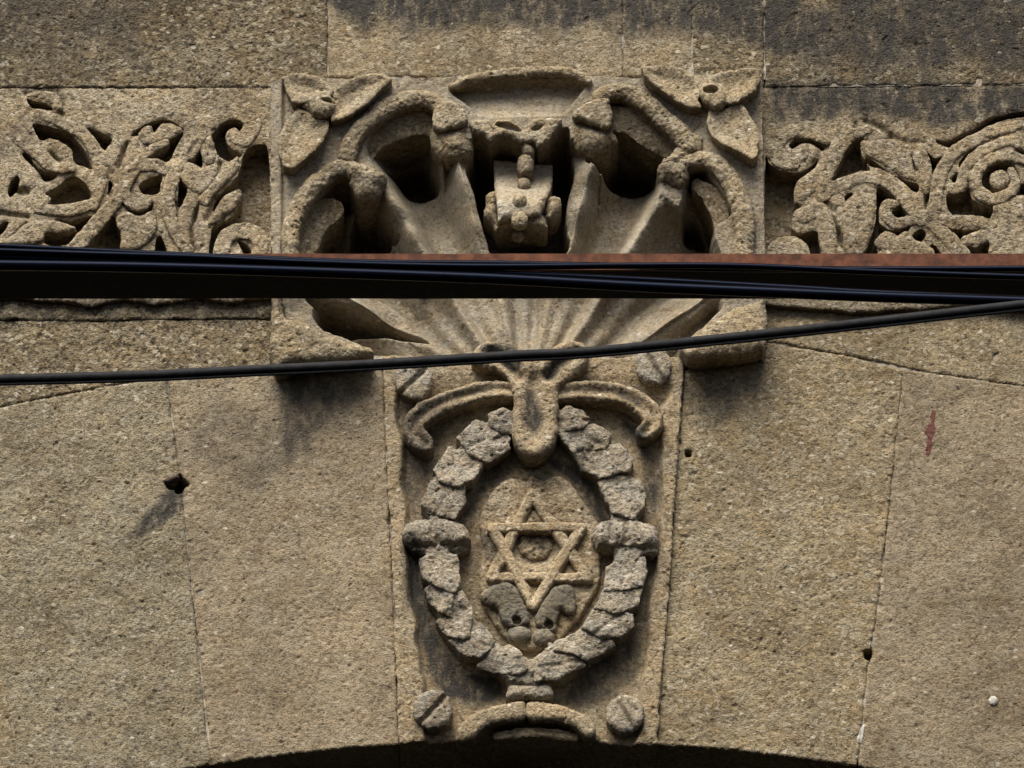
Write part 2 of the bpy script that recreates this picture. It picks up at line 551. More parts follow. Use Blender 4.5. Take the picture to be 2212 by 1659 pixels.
soot_shade([(-300, 648), (590, 648), (585, 690), (300, 695), (-300, 700)], .5, 16)  # shadow below the beam, painted onto the wall
soot_shade([(1660, 655), (2400, 660), (2400, 690), (1660, 690)], .3, 14)  # shadow under the right frieze, painted onto the wall
soot_shade([(-300, 170), (-300, -180), (460, -180), (380, 30), (200, 120), (0, 170)], .5, 80)

# lichen and grime on the ribbon, the medallion and the rims
soot_shade([(1070, 400), (1130, 390), (1150, 520), (1180, 640), (1120, 700), (1030, 620), (1050, 500)], .75, 8, c7, d=58)
soot_shade([(730, 90), (840, 60), (960, 90), (1010, 180), (1000, 260), (900, 200), (780, 150)], .8, 8, c7, d=55)
soot_shade([(1180, 250), (1290, 150), (1400, 100), (1420, 150), (1330, 250), (1230, 320)], .8, 8, c7, d=55)
soot_shade([(230, 560), (420, 450), (640, 400), (800, 400), (640, 440), (440, 500), (300, 600), (220, 680)], .65, 6, c7, d=44)
soot_shade([(1450, 390), (1700, 400), (1880, 470), (1960, 560), (1900, 540), (1720, 450), (1500, 430)], .6, 6, c7, d=44)
soot_shade([(1010, 1540), (1100, 1490), (1180, 1520), (1200, 1600), (1120, 1560), (1040, 1600)], .6, 7, c7, d=8)
soot_shade([(730, 1470), (800, 1520), (860, 1660), (800, 1700), (740, 1600)], .5, 9, c7, d=8)
soot_shade([(1380, 600), (1500, 700), (1600, 800), (1560, 860), (1440, 800), (1350, 720)], .35, 10, c7, d=45)
soot_shade([(150, 210), (330, 200), (500, 250), (560, 330), (400, 330), (240, 300)], .35, 9, c3, d=85)
soot_shade([(640, 330), (800, 230), (900, 260), (760, 380), (650, 400)], .4, 9, c3, d=85)
soot_shade([(420, 1010), (620, 960), (900, 1010), (1030, 1130), (940, 1280), (760, 1150), (560, 1080)], .35, 12, c3, d=80)
soot_shade([(1230, 940), (1480, 920), (1560, 1000), (1440, 1120), (1300, 1110)], .35, 12, c4, d=80)
soot_shade([(850, 560), (1100, 560), (1330, 700), (1340, 850), (1100, 800), (900, 720)], .25, 14, c4, d=40)

# ------------------------------------------------------------------ the wall: ashlar blocks and mortar
def block(name, parent, mat, pts, H, skirt=-45, rough=1.0, tint=0.0, holes_=(), erode=1.4, R=5, mod=None, f=idt, grooves=()):
    q = wall(f(pts), H)
    b = Box(q, 8)
    sd = sd_poly(b, q) + erode * .7 * (NE[b.sl])
    h = H - 5 + 5 * dome(sd, R) + rough * (ROUGH[b.sl] + .9 * N40[b.sl])
    for pg, fl in holes_:
        h = holes(b, h, [pg], fl, idt, H, 5)
    for pg, dp, w in grooves:
        h = groove_line(b, h, pg, dp, w, idt, H)
    if mod:
        h = mod(b, sd, h)
    return relief(name, parent, mat, b, sd, h, skirt, tint)

def arc(R, u0, u1, n=14, cx=1140.0, cy=6098.0):
    return [(u, cy - math.sqrt(R * R - (u - cx) ** 2)) for u in np.linspace(u0, u1, n)]

facade = thing('ashlar_wall', 'plain ashlar wall courses of shelly limestone above and beside the carved band', 'wall', 1106, 900)
HU = 28
block('stone_block', facade, M_UP, [(-340, -240), (706, -240), (707, 60), (708, 187), (-340, 190)], HU, tint=-.04, rough=1.25)
block('stone_block', facade, M_PANEL, [(706.9, -240), (1344.9, -240), (1345.2, 166), (708.8, 166)], HU + 1, tint=-.02, rough=.9,
      mod=lambda b, sd, h: h + .8 * NV[b.sl])
block('stone_block', facade, M_PANEL, [(1345.4, -240), (1494.5, -240), (1495.5, 162), (1346, 166)], HU, tint=-.08, rough=1.0,
      mod=lambda b, sd, h: h + .8 * NV[b.sl])
block('stone_block', facade, M_UP, [(1495.2, -240), (1648, -240), (1651, 186), (1560, 184), (1496.4, 170)], HU + 1, tint=.08)
block('stone_block', facade, M_UP, [(1649.5, -240), (2560, -240), (2560, 179), (1900, 185.5), (1652.5, 188)], HU, tint=-.12, rough=1.2,
      holes_=[([(1797, 180), (1806, 180), (1806, 190), (1797, 190)], 0), ([(2110, 170), (2120, 172), (2118, 182), (2108, 181)], 5)])
# below the carved band
block('stone_block', facade, M_UP, [(-340, 600), (590, 600), (590, 687), (400, 688.2), (200, 692.2), (-340, 686.7)], 6, tint=.12, rough=1.4,
      mod=lambda b, sd, h: h + 1.5 * NV[b.sl])
EXL = arc(5343, -330, 590, 20)
block('stone_block', facade, M_UP, [(-340, 687.5), (200, 693), (400, 689), (590, 689), (592, 798)] + EXL[::-1][2:], 3, tint=.14, rough=1.3)
EXR = [(1660, 737), (1750, 752), (1850, 770), (1950, 793), (2080, 814), (2212, 832), (2560, 905)]
block('stone_block', facade, M_VOUS, [(1600, 600), (2560, 600)] + EXR[::-1] + [(1600, 730)], 4, tint=.04, rough=1.0,
      holes_=[([(1904, 806 - 110), (1914, 806 - 110), (1910, 806 - 104)], -10), ([(2148, 765), (2158, 762), (2152, 776), (2146, 775)], -12)])

# ------------------------------------------------------------------ the arch
arch = thing('stone_arch', 'flat curved arch of large plain voussoirs over a dark opening', 'arch', 1106, 1640)
J0 = [(-88, 892), (0, 1405), (22, 1532), (45, 1735)]
J1 = [(360, 823), (385, 1000), (398, 1110), (410, 1230), (430, 1420), (455, 1652)]
J2 = [(1952, 796), (1926, 1050), (1897, 1300), (1875, 1450), (1852, 1655)]
KL = [(826, 770), (838, 1050), (850, 1300), (862, 1606)]
KR = [(1480, 770), (1470, 900), (1446, 1250), (1418, 1606)]
def sh(p, dx):
    return [(u + dx, v) for u, v in p]
def gap(p):
    return [(u, v + 2) for u, v in p]
hook = ([(357, 1043), (372, 1039), (388, 1024), (394, 1033), (408, 1045), (399, 1052), (395, 1061), (383, 1065), (376, 1056), (365, 1054)], -70)
SK = -480
block('voussoir', arch, M_VOUS, gap(arc(5343, -340, -92, 6)) + sh(J0, -.7) + arc(4500, 43, -340, 6), 4, SK, tint=.02)
block('voussoir', arch, M_VOUSA, gap(arc(5343, -84, 358, 10)) + sh(J1, -.7) + arc(4500, 452, 48, 10), 5, SK, tint=.02, rough=1.15, holes_=[hook])
block('voussoir', arch, M_VOUSB, gap(arc(5343, 363, 592, 6)) + [(700, 795), (824, 785)] + sh(KL, -.7) + arc(4500, 858, 458, 10), 4, SK, tint=.0, rough=.9,
      holes_=[hook, ([(428, 1278), (438, 1276), (436, 1287), (428, 1286)], -8)])
block('voussoir', arch, M_VOUS, sh(KR, .7)[:1] + [(1560, 760), (1655, 741)] + gap(EXR[1:3]) + [(1949, 799)] + sh(J2, -.7) + arc(4500, 1848, 1420, 10) + sh(KR, .7)[::-1][:-1],
      5, SK, tint=.06, rough=1.15,
      holes_=[([(1480, 972), (1494, 972), (1494, 986), (1480, 986)], -40), ([(1866, 1405), (1882, 1405), (1878, 1425), (1868, 1422)], -40)])
block('voussoir', arch, M_VOUSB, [(1955, 799)] + gap(EXR[4:]) + arc(4500, 2560, 1856, 12) + sh(J2, .7)[::-1], 4, SK, tint=-.08, rough=.8,
      mod=lambda b, sd, h: h + .5 * NV[b.sl], holes_=[([(1870, 1405), (1884, 1407), (1880, 1425), (1870, 1422)], -40)])

# mortar bed seen in the joints: proud in places, washed out in others
q = wall([(-345, -245), (2565, -245), (2565, 930)] + arc(4500, 2565, -345, 30), -4)
bM = FULL
sdM = sd_poly(bM, q) + 14
for pg in ([(578, 196), (1660, 180), (1666, 760), (578, 770)], [(-400, 198), (585, 198), (585, 640), (-400, 640)], [(1650, 198), (2600, 190), (2600, 650), (1650, 650)],
           [(845, 750), (1465, 750), (1460, 900), (1436, 1250), (1408, 1690), (872, 1690), (858, 1300), (846, 1050)], [(340, 1010), (420, 1010), (420, 1075), (340, 1075)],
           [(1860, 1398), (1890, 1398), (1890, 1430), (1860, 1430)], [(1470, 965), (1500, 965), (1500, 990), (1470, 990)]):
    sdM = np.maximum(sdM, -sd_poly(bM, wall(pg, 0)))
hM = -6 + 7 * np.clip(.5 + .8 * N40, 0, 1) + .8 * N5
hM = np.where(GZ > wall([(1106, 640)], 0)[0, 1], hM + 26, hM)
relief('mortar', facade, M_MORTAR, bM, sdM, hM, -470, 0.0, top=False, soot_shade_k=.5)
def box_mesh(name, parent, mat, x0, x1, y0, y1, z0, z1):
    V = [(x, y, z) for x in (x0, x1) for y in (y0, y1) for z in (z0, z1)]
    F = [(0, 1, 3, 2), (4, 6, 7, 5), (0, 4, 5, 1), (2, 3, 7, 6), (0, 2, 6, 4), (1, 5, 7, 3)]
    return link_mesh(name, V, F, parent, mat, smoothf=False)
box_mesh('sky_block_core', facade, M_DARK, -5, 5, .49, 2.5, 0.0, ZC + 4)  # unseen box added to keep sky light from coming in behind the arch

# ------------------------------------------------------------------ carved friezes
def frieze(th, pts, polys, floor, f, shallow, grooves, H=26):
    q = wall(pts, H)
    b = Box(q, 8)
    sd = sd_poly(b, q) + 1.2 * NE[b.sl]
    # the stone ground behind the pierced carving
    g = np.full(b.x.shape, -44.0) + 1.2 * N12[b.sl] + .6 * N5[b.sl]
    relief('ground', th, M_FRIEZE, b, sd + 1.5, g, -85, -.10, top='set')
    h = H - 4 + 4 * dome(sd, 6) + ROUGH[b.sl] + .8 * N40[b.sl]
    # mask of what is left of the front after drilling
    cut = sd.copy()
    for pg in polys:
        p = smooth(wall(f(pg), H), True, 4)
        s = sd_poly(b, p) + 1.0 * NE[b.sl]
        h = h - 3.0 * np.exp(-np.clip(s, 0, 99) / 4.0)
        cut = np.maximum(cut, -s)
    for pg, fl in shallow:
        h = holes(b, h, [pg], fl, f, H, 8)
    for pg, dp, w in grooves:
        h = groove_line(b, h, pg, dp, w, f, H)
    return b, cut, h

FL = thing('carved_frieze', 'limestone frieze block pierced with scrolling foliage left of the shell panel', 'frieze', 290, 640)
left_holes = [
    [(200, 180), (230, 215), (330, 235), (400, 265), (410, 300), (330, 290), (260, 280), (220, 250)],
    [(60, 410), (110, 450), (175, 520), (130, 560), (95, 490)],
    [(250, 420), (300, 405), (420, 440), (560, 490), (660, 590), (710, 680), (730, 760), (660, 740), (590, 700), (560, 600), (470, 540), (400, 520), (330, 540), (290, 500)],
    [(690, 435), (780, 470), (885, 520), (850, 580), (820, 610), (770, 540)],
    [(1030, 495), (1110, 430), (1210, 380), (1330, 375), (1430, 430), (1450, 460), (1400, 440), (1340, 405), (1260, 430), (1215, 470), (1190, 425), (1130, 440), (1090, 500)],
    [(1450, 470), (1400, 570), (1340, 700), (1250, 700), (1100, 740), (1010, 790), (1060, 720), (1150, 660), (1220, 570), (1330, 530)],
    [(1660, 480), (1740, 400), (1820, 360), (1900, 380), (1920, 430), (1890, 470), (1850, 440), (1800, 470), (1785, 530), (1830, 600), (1910, 650), (1850, 690), (1800, 700), (1720, 650), (1690, 560)],
    [(1550, 570), (1590, 640), (1590, 750), (1480, 715)],
    [(170, 650), (230, 635), (270, 710), (340, 770), (440, 800), (420, 840), (350, 860), (300, 790)],
    [(60, 930), (90, 860), (140, 820), (150, 880), (110, 960), (75, 980)],
    [(360, 950), (450, 900), (540, 830), (600, 825), (680, 880), (715, 960), (690, 1010), (620, 1040), (420, 1060), (370, 1050), (400, 990)],
    [(860, 830), (895, 890), (850, 970), (845, 920)],
    [(1100, 880), (1180, 830), (1275, 810), (1270, 900), (1245, 950), (1160, 960), (1110, 930)],
    [(720, 1125), (690, 1180), (620, 1245), (560, 1200), (430, 1180), (440, 1160), (560, 1165)],
    [(340, 1310), (370, 1270), (500, 1270), (610, 1240), (580, 1310), (520, 1360), (370, 1355)],
    [(890, 1130), (930, 1200), (955, 1290), (945, 1400), (920, 1560), (700, 1560), (640, 1420), (780, 1260)],
    [(1230, 1310), (1270, 1280), (1300, 1340), (1320, 1420), (1290, 1520), (1220, 1420)],
    [(1420, 860), (1480, 910), (1440, 1040), (1400, 1020)],
    [(1905, 690), (1960, 600), (2060, 560), (2125, 650), (2135, 1260), (2060, 1240), (1960, 1205), (1860, 1220), (1780, 1270), (1735, 1330), (1720, 1440),
     (1760, 1560), (1660, 1600), (1650, 1420), (1660, 1300), (1690, 1210), (1830, 1130), (1890, 1030), (1905, 950), (1870, 925), (1770, 980), (1690, 1090), (1700, 990), (1850, 850), (1895, 760)],
    [(1870, 1320), (1930, 1345), (1975, 1390), (1970, 1440), (1930, 1430), (1905, 1380)],
    [(0, 1195), (60, 1175), (70, 1200), (0, 1285), (-60, 1290)],
    [(-90, 560), (-30, 640), (-40, 760), (-110, 700)],
    [(-300, 520), (-200, 500), (-150, 640), (-260, 720)], [(-320, 900), (-200, 860), (-120, 960), (-240, 1060)],
    [(-560, 600), (-460, 560), (-420, 760), (-540, 800)], [(-500, 1000), (-400, 940), (-360, 1180), (-480, 1200)], [(-800, 700), (-700, 640), (-640, 860), (-760, 900)],
    [(120, 1480), (260, 1450), (330, 1560), (180, 1600)], [(1340, 1520), (1420, 1470), (1500, 1560), (1420, 1640)],
]
left_shallow = [
    ([(960, 1010), (1000, 970), (1030, 1050), (1080, 1080), (1150, 1080), (1200, 1030), (1190, 1080), (1130, 1120), (1050, 1110), (1000, 1070)], -8),
    ([(1012, 540), (1010, 600), (960, 750), (910, 750), (940, 650), (980, 560)], 6),
    ([(1580, 1020), (1570, 1120), (1540, 1250), (1560, 1400), (1510, 1400), (1490, 1250), (1520, 1110)], 0),
    ([(380, 620), (430, 640), (480, 690), (460, 715), (400, 660)], 6),
    ([(120, 930), (180, 900), (250, 920), (230, 970), (150, 970)], 12),
]
left_grooves = [
    ([(1395, 1030), (1375, 1200), (1400, 1300)], 13, 6), ([(1740, 720), (1690, 860), (1600, 1000)], 12, 7),
    ([(1020, 1185), (1110, 1190), (1210, 1150)], 9, 8), ([(210, 1200), (120, 1280), (70, 1340)], 8, 5),
    ([(0, 1105), (110, 1125), (220, 1142)], 12, 6), ([(1690, 990), (1670, 1090), (1640, 1150)], 10, 7),
    ([(950, 920), (1010, 830), (1100, 740)], 7, 6), ([(1560, 550), (1620, 500), (1670, 470)], 8, 6),
    ([(480, 330), (500, 260), (470, 200)], 7, 7), ([(200, 170), (320, 150), (450, 160)], 5, 7), ([(460, 410), (600, 440), (690, 480)], 9, 6),
    ([(700, 700), (790, 720), (880, 790)], 5, 8), ([(250, 300), (380, 330), (500, 340)], 6, 7), ([(1460, 720), (1440, 860)], 6, 6), ([(540, 1180), (620, 1240)], 6, 5),
]
bF, cutF, hF = frieze(FL, [(-340, 190), (592, 188.5), (594, 640), (480, 652), (430, 640), (330, 655), (270, 642), (200, 658), (130, 650), (60, 642), (-340, 648)],
                      left_holes, -26, c1, left_shallow, left_grooves)
hF = hF - 5 * sstep(20, 120, N20[bF.sl] * 0 + (wall([(0, 270)], 26)[0, 1] - bF.z)) * np.clip(.5 + .6 * N20[bF.sl], 0, 1)
relief('scrollwork', FL, M_FRIEZE, bF, cutF, hF, -48, .06)
def carve(th, mat, name, pts, rad, H, f, tint=0.03, groove=0, edge=None, R=None, gw=7):
    return stroke_part(name, th, mat, pts, rad, min(H, 29), 25 if edge is None else edge, R or 6, f, groove, gw, tint=tint)
carve(FL, M_FRIEZE, 'volute', [(1500, 640), (1600, 480), (1720, 350), (1860, 310), (1980, 370), (1990, 470), (1930, 540), (1850, 520)], [14, 17, 19, 20, 19, 17, 15, 14], 38, c1)
carve(FL, M_FRIEZE, 'volute', [(1760, 1560), (1750, 1400), (1800, 1290), (1920, 1250), (2030, 1290), (2060, 1400), (2020, 1500)], [16, 17, 18, 18, 17, 16, 15], 36, c1)
carve(FL, M_FRIEZE, 'volute', [(1000, 800), (1100, 740), (1230, 735), (1300, 770)], [12, 15, 16, 12], 36, c1)
carve(FL, M_FRIEZE, 'volute', [(980, 960), (1030, 1020), (1100, 1050), (1160, 1010)], [11, 14, 15, 11], 36, c1)
carve(FL, M_FRIEZE, 'tendril', [(600, 1380), (760, 1200), (900, 1030), (1010, 850), (1150, 650), (1300, 560)], [15, 15, 15, 14, 12, 9], 36, c1)
carve(FL, M_FRIEZE, 'tendril', [(300, 330), (480, 390), (640, 480), (740, 620), (800, 760), (790, 900), (740, 1060)], [11, 12, 13, 15, 16, 14, 10], 36, c1)
carve(FL, M_FRIEZE, 'tendril', [(1480, 1400), (1360, 1200), (1330, 1000), (1380, 800), (1470, 640), (1560, 540)], [14, 15, 15, 14, 13, 11], 35, c1)
carve(FL, M_FRIEZE, 'tendril', [(30, 430), (180, 560), (300, 660), (400, 740), (560, 750)], [11, 12, 13, 13, 10], 35, c1)
carve(FL, M_FRIEZE, 'tendril', [(300, 1080), (500, 1090), (640, 1070), (740, 1020)], [11, 13, 13, 10], 35, c1)
poly_part('leaf', FL, M_FRIEZE, [(1095, 500), (1150, 430), (1190, 430), (1215, 480), (1290, 410), (1380, 420), (1440, 470), (1350, 520), (1220, 570), (1130, 570)], 30, 24, 9, c1, tint=.03)
poly_part('leaf', FL, M_FRIEZE, [(1560, 1010), (1640, 920), (1740, 800), (1830, 700), (1885, 670), (1890, 740), (1830, 830), (1710, 950), (1640, 1060)], 30, 24, 9, c1, tint=.03)
poly_part('leaf', FL, M_FRIEZE, [(1640, 1200), (1700, 1090), (1770, 1000), (1850, 945), (1895, 965), (1890, 1030), (1810, 1110), (1700, 1190)], 30, 24, 9, c1, tint=.03)
poly_part('leaf', FL, M_FRIEZE, [(210, 190), (250, 160), (360, 150), (450, 175), (490, 240), (490, 310), (420, 290), (400, 250), (310, 220), (230, 205)], 30, 24, 9, c1, tint=.0)
poly_part('leaf', FL, M_FRIEZE, [(1480, 720), (1590, 760), (1700, 730), (1720, 780), (1660, 900), (1570, 970), (1470, 900), (1430, 820)], 30, 24, 9, c1, tint=.03)
poly_part('leaf', FL, M_FRIEZE, [(915, 1160), (1010, 1110), (1100, 1140), (1200, 1110), (1240, 1200), (1210, 1300), (1080, 1400), (960, 1400), (960, 1280)], 30, 24, 9, c1, tint=.03)
poly_part('leaf', FL, M_FRIEZE, [(100, 1300), (200, 1200), (330, 1170), (480, 1190), (600, 1235), (500, 1262), (360, 1265), (320, 1340), (100, 1370), (0, 1350)], 30, 24, 9, c1, tint=.03)
poly_part('leaf', FL, M_FRIEZE, [(1610, 560), (1660, 490), (1690, 600), (1700, 690), (1640, 730), (1600, 660)], 30, 24, 9, c1, tint=.03)

FR = thing('carved_frieze', 'limestone frieze block carved with spiral rose and scrolls right of the shell panel', 'frieze', 1930, 640)
right_holes = [
    [(300, 590), (350, 540), (430, 515), (520, 550), (590, 600), (570, 630), (480, 580), (400, 580), (330, 620)],
    [(105, 720), (150, 750), (230, 795), (330, 815), (420, 795), (480, 755), (540, 690), (500, 790), (380, 880), (350, 950), (350, 1060), (400, 1090), (350, 1130), (330, 1210), (340, 1280), (410, 1305), (510, 1290),
     (540, 1330), (560, 1480), (560, 1640), (480, 1600), (460, 1420), (380, 1350), (280, 1330), (160, 1380), (108, 1400)],
    [(645, 885), (680, 760), (750, 640), (840, 550), (900, 545), (1000, 560), (1130, 512), (1060, 560), (900, 575), (890, 650), (930, 730), (960, 800), (850, 815), (760, 855)],
    [(920, 690), (1000, 730), (1130, 820), (1250, 880), (1350, 910), (1350, 970), (1290, 950), (1180, 850), (1050, 790), (960, 760)],
    [(1410, 630), (1480, 690), (1560, 690), (1500, 830), (1470, 820), (1450, 720)],
    [(1490, 555), (1600, 550), (1750, 480), (1900, 390), (2050, 345), (2212, 320), (2400, 330), (2400, 380), (2212, 365), (2060, 385), (1900, 450), (1750, 530), (1600, 610)],
    [(1680, 730), (1760, 640), (1850, 590), (1990, 540), (2010, 575), (1850, 635), (1780, 690), (1700, 775)],
    [(1640, 830), (1690, 820), (1705, 860), (1650, 885), (1620, 870)],
    [(1580, 990), (1680, 980), (1760, 930), (1790, 1030), (1890, 1085), (1960, 1070), (1940, 1190), (1840, 1170), (1700, 1180), (1620, 1150), (1580, 1070)],
    [(2060, 1050), (2130, 990), (2130, 920), (2212, 900), (2280, 960), (2212, 1010), (2150, 1010), (2090, 1055)],
    [(750, 1015), (820, 980), (830, 1110), (790, 1080)],
    [(1010, 945), (1100, 960), (1200, 1040), (1280, 1160), (1200, 1060), (1130, 1030), (1055, 1060), (1030, 1150), (1050, 1240), (1150, 1285), (1290, 1240), (1230, 1325), (1080, 1300), (1010, 1370), (1030, 1560), (880, 1560), (970, 1340), (1010, 1150)],
    [(1140, 1130), (1210, 1080), (1260, 1150), (1210, 1180), (1160, 1175)],
    [(1300, 1330), (1370, 1270), (1420, 1320), (1360, 1390)],
    [(1430, 1440), (1470, 1390), (1540, 1500), (1440, 1500)],
    [(1580, 1275), (1700, 1285), (1860, 1275), (1720, 1340), (1690, 1370), (1640, 1340)],
    [(1740, 1420), (1830, 1420), (1940, 1380), (1940, 1560), (1800, 1560)],
    [(2145, 640), (2180, 580), (2240, 550), (2250, 690), (2165, 690)],
    [(2350, 900), (2450, 840), (2520, 1000), (2420, 1100)], [(2380, 1250), (2480, 1200), (2540, 1360), (2420, 1420)],
]
right_shallow = [
    ([(650, 1140), (685, 1200), (745, 1330), (760, 1440), (700, 1380), (680, 1280)], -4),
    ([(1400, 1110), (1400, 1000), (1455, 985), (1440, 1110)], 4),
    ([(1290, 680), (1330, 700), (1350, 800), (1310, 790)], 8),
    ([(1990 + 185 * math.cos(a), 870 + 185 * math.sin(a)) for a in np.linspace(0, 6.283, 16, endpoint=False)], -24),
]
right_grooves = [([(540, 960), (600, 1050), (660, 1120)], 11, 6), ([(500, 760), (570, 640), (620, 560)], 6, 8), ([(840, 420), (840, 500)], 6, 5),
                 ([(930, 400), (1040, 450), (1130, 520)], 9, 7), ([(1130, 520), (1260, 570), (1400, 570)], 6, 7), ([(1960, 1200), (2000, 1300), (2212, 1290)], 6, 7)]
bG, cutG, hG = frieze(FR, [(1644, 188), (2560, 180), (2560, 660), (2200, 668), (2100, 656), (2000, 664), (1860, 672), (1780, 668), (1648, 655)],
                      right_holes, -26, c2, right_shallow, right_grooves)
relief('scrollwork', FR, M_FRIEZE, bG, cutG, hG, -48, .0)
carve(FR, M_FRIEZE, 'volute', [(600, 560), (430, 480), (270, 500), (190, 600), (220, 710), (330, 740), (410, 670)], [10, 14, 17, 18, 17, 16, 13], 38, c2, -.04)
carve(FR, M_FRIEZE, 'volute', [(1290, 1210), (1170, 1230), (1090, 1170), (1090, 1090), (1160, 1070)], [10, 12, 12, 11, 9], 37, c2, -.04)
carve(FR, M_FRIEZE, 'tendril', [(560, 950), (640, 740), (720, 610), (840, 500), (950, 470)], [18, 16, 14, 12, 9], 36, c2, -.05)
carve(FR, M_FRIEZE, 'tendril', [(560, 1010), (720, 920), (900, 870), (1050, 880), (1180, 960), (1280, 1080), (1370, 1190)], [14, 15, 15, 15, 15, 15, 14], 37, c2, -.03)
carve(FR, M_FRIEZE, 'tendril', [(1330, 1200), (1450, 1180), (1500, 1000), (1540, 820), (1640, 660), (1800, 560), (2000, 470), (2250, 430)], [14, 16, 15, 15, 15, 14, 13, 13], 37, c2, -.05)
carve(FR, M_FRIEZE, 'tendril', [(1420, 1190), (1560, 1320), (1680, 1440), (1760, 1560)], [14, 16, 17, 17], 36, c2, -.03)
carve(FR, M_FRIEZE, 'tendril', [(1480, 1200), (1640, 1220), (1800, 1215), (1960, 1250)], [13, 15, 14, 12], 36, c2, -.03)
poly_part('leaf', FR, M_FRIEZE, [(890, 580), (960, 560), (1120, 545), (1230, 610), (1290, 650), (1310, 780), (1340, 890), (1250, 860), (1130, 800), (1000, 710), (920, 670)], 30, 24, 9, c2, tint=-.03)
poly_part('leaf', FR, M_FRIEZE, [(1300, 660), (1400, 640), (1450, 740), (1460, 860), (1430, 990), (1380, 960), (1350, 820)], 30, 24, 9, c2, tint=-.03)
poly_part('leaf', FR, M_FRIEZE, [(830, 990), (900, 965), (1000, 1010), (1005, 1120), (960, 1330), (900, 1480), (760, 1480), (740, 1320), (690, 1180)], 30, 24, 9, c2, tint=-.03)
poly_part('leaf', FR, M_FRIEZE, [(380, 900), (450, 840), (520, 870), (540, 950), (500, 1000), (410, 1060), (360, 1030)], 30, 24, 9, c2, tint=-.04)
poly_part('leaf', FR, M_FRIEZE, [(350, 1200), (400, 1120), (520, 1060), (620, 1120), (660, 1280), (690, 1480), (580, 1480), (540, 1310), (510, 1200), (420, 1240)], 30, 24, 9, c2, tint=-.03)
poly_part('leaf', FR, M_FRIEZE, [(1000, 1390), (1080, 1300), (1180, 1330), (1260, 1300), (1320, 1370), (1420, 1400), (1480, 1480), (1400, 1560), (1060, 1560), (1060, 1470)], 30, 24, 9, c2, tint=-.02)
poly_part('leaf', FR, M_FRIEZE, [(1700, 1350), (1850, 1290), (2000, 1240), (1960, 1100), (2040, 1060), (2140, 1010), (2260, 1060), (2300, 1500), (1960, 1500), (1930, 1380), (1820, 1410), (1740, 1400)], 30, 24, 9, c2, tint=-.03)
stroke_part('rosette', FR, M_FRIEZE, [(2240, 730), (2120, 690), (1990, 690), (1880, 750), (1815, 860), (1845, 975), (1955, 1035), (2075, 1000), (2140, 910), (2110, 810)],
            [10, 11, 12, 13, 14, 14, 14, 13, 11, 9], 32, 26, 7, c2, tint=-.02)
poly_part('rosette_eye', FR, M_FRIEZE, [(2015 + 82 * math.cos(a), 880 + 78 * math.sin(a)) for a in np.linspace(0, 6.283, 14, endpoint=False)], 30, 22, 14, c2, tint=-.02)
carve(FR, M_FRIEZE, 'tendril', [(2300, 640), (2130, 560), (1990, 590), (1850, 660), (1740, 780), (1700, 920), (1620, 960)], [12, 12, 12, 13, 13, 14, 11], 35, c2, -.06)
# low curl at the foot of the block
poly_part('leaf', FR, M_FRIEZE, [(130, 1420), (200, 1360), (300, 1345), (390, 1370), (450, 1440), (470, 1560), (130, 1560)], 30, 24, 9, c2, tint=-.03)

# ------------------------------------------------------------------ the shell panel
SP = thing('shell_panel', 'square limestone relief panel with scallop shell hood and corner flowers', 'relief', 1120, 780)
HP = 66.0
pq = wall([(585, 178), (640, 166), (860, 172), (960, 164), (1120, 150), (1270, 160), (1390, 166), (1540, 160), (1646, 156), (1649, 400), (1655, 650), (1655, 752), (1640, 758),
           (1596, 768), (1493, 778), (1300, 778), (1120, 778), (900, 772), (800, 774), (690, 785), (588, 788), (587, 600), (585, 400)], HP)
b = Box(pq, 8)
sdp = sd_poly(b, pq) + 1.3 * NE[b.sl]
hub = wall([(1135, 900)], 20)[0]
dx, dz = b.x - hub[0], (b.z - hub[1])
dzp = dz * CT
rr = np.sqrt(dx * dx + dzp * dzp)
phi = np.degrees(np.arctan2(dx, dzp))
rib = np.array([-84, -57, -32, -14.7, 14.7, 33, 57, 84.0])
k = np.clip(np.searchsorted(rib, phi) - 1, 0, len(rib) - 2)
s = np.clip((phi - rib[k]) / (rib[k + 1] - rib[k]), 0, 1)
prof = .5 - .5 * np.cos(2 * math.pi * s)                      # 0 on a rib, 1 in the middle of a flute
run_ = np.clip((rr - 120) / 430, 0, 1.3)
bowl = 22 - 62 * run_ ** 1.1 - prof * (5 + 74 * run_ ** 1.1) + 8 * np.cos(np.radians(phi) * 34) * np.exp(-((rr - 235) / 120) ** 2) + .9 * ROUGH[b.sl] + 1.6 * N20[b.sl]
dphi = np.min(np.abs(phi[..., None] - np.array([-57, -32, -14.7, 14.7, 33, 57.0])), axis=-1)
bowl = bowl + (7 + 76 * sstep(230, 600, rr)) * np.exp(-(dphi / 5.2) ** 2) * (1 + .12 * N20[b.sl])
bowl = bowl - 13 * np.cos((np.abs(phi) - 14.7) * 2 * math.pi / 8.65 + math.pi) * sstep(250, 380, rr) * (np.abs(phi) > 14.7) * (np.abs(phi) < 57)
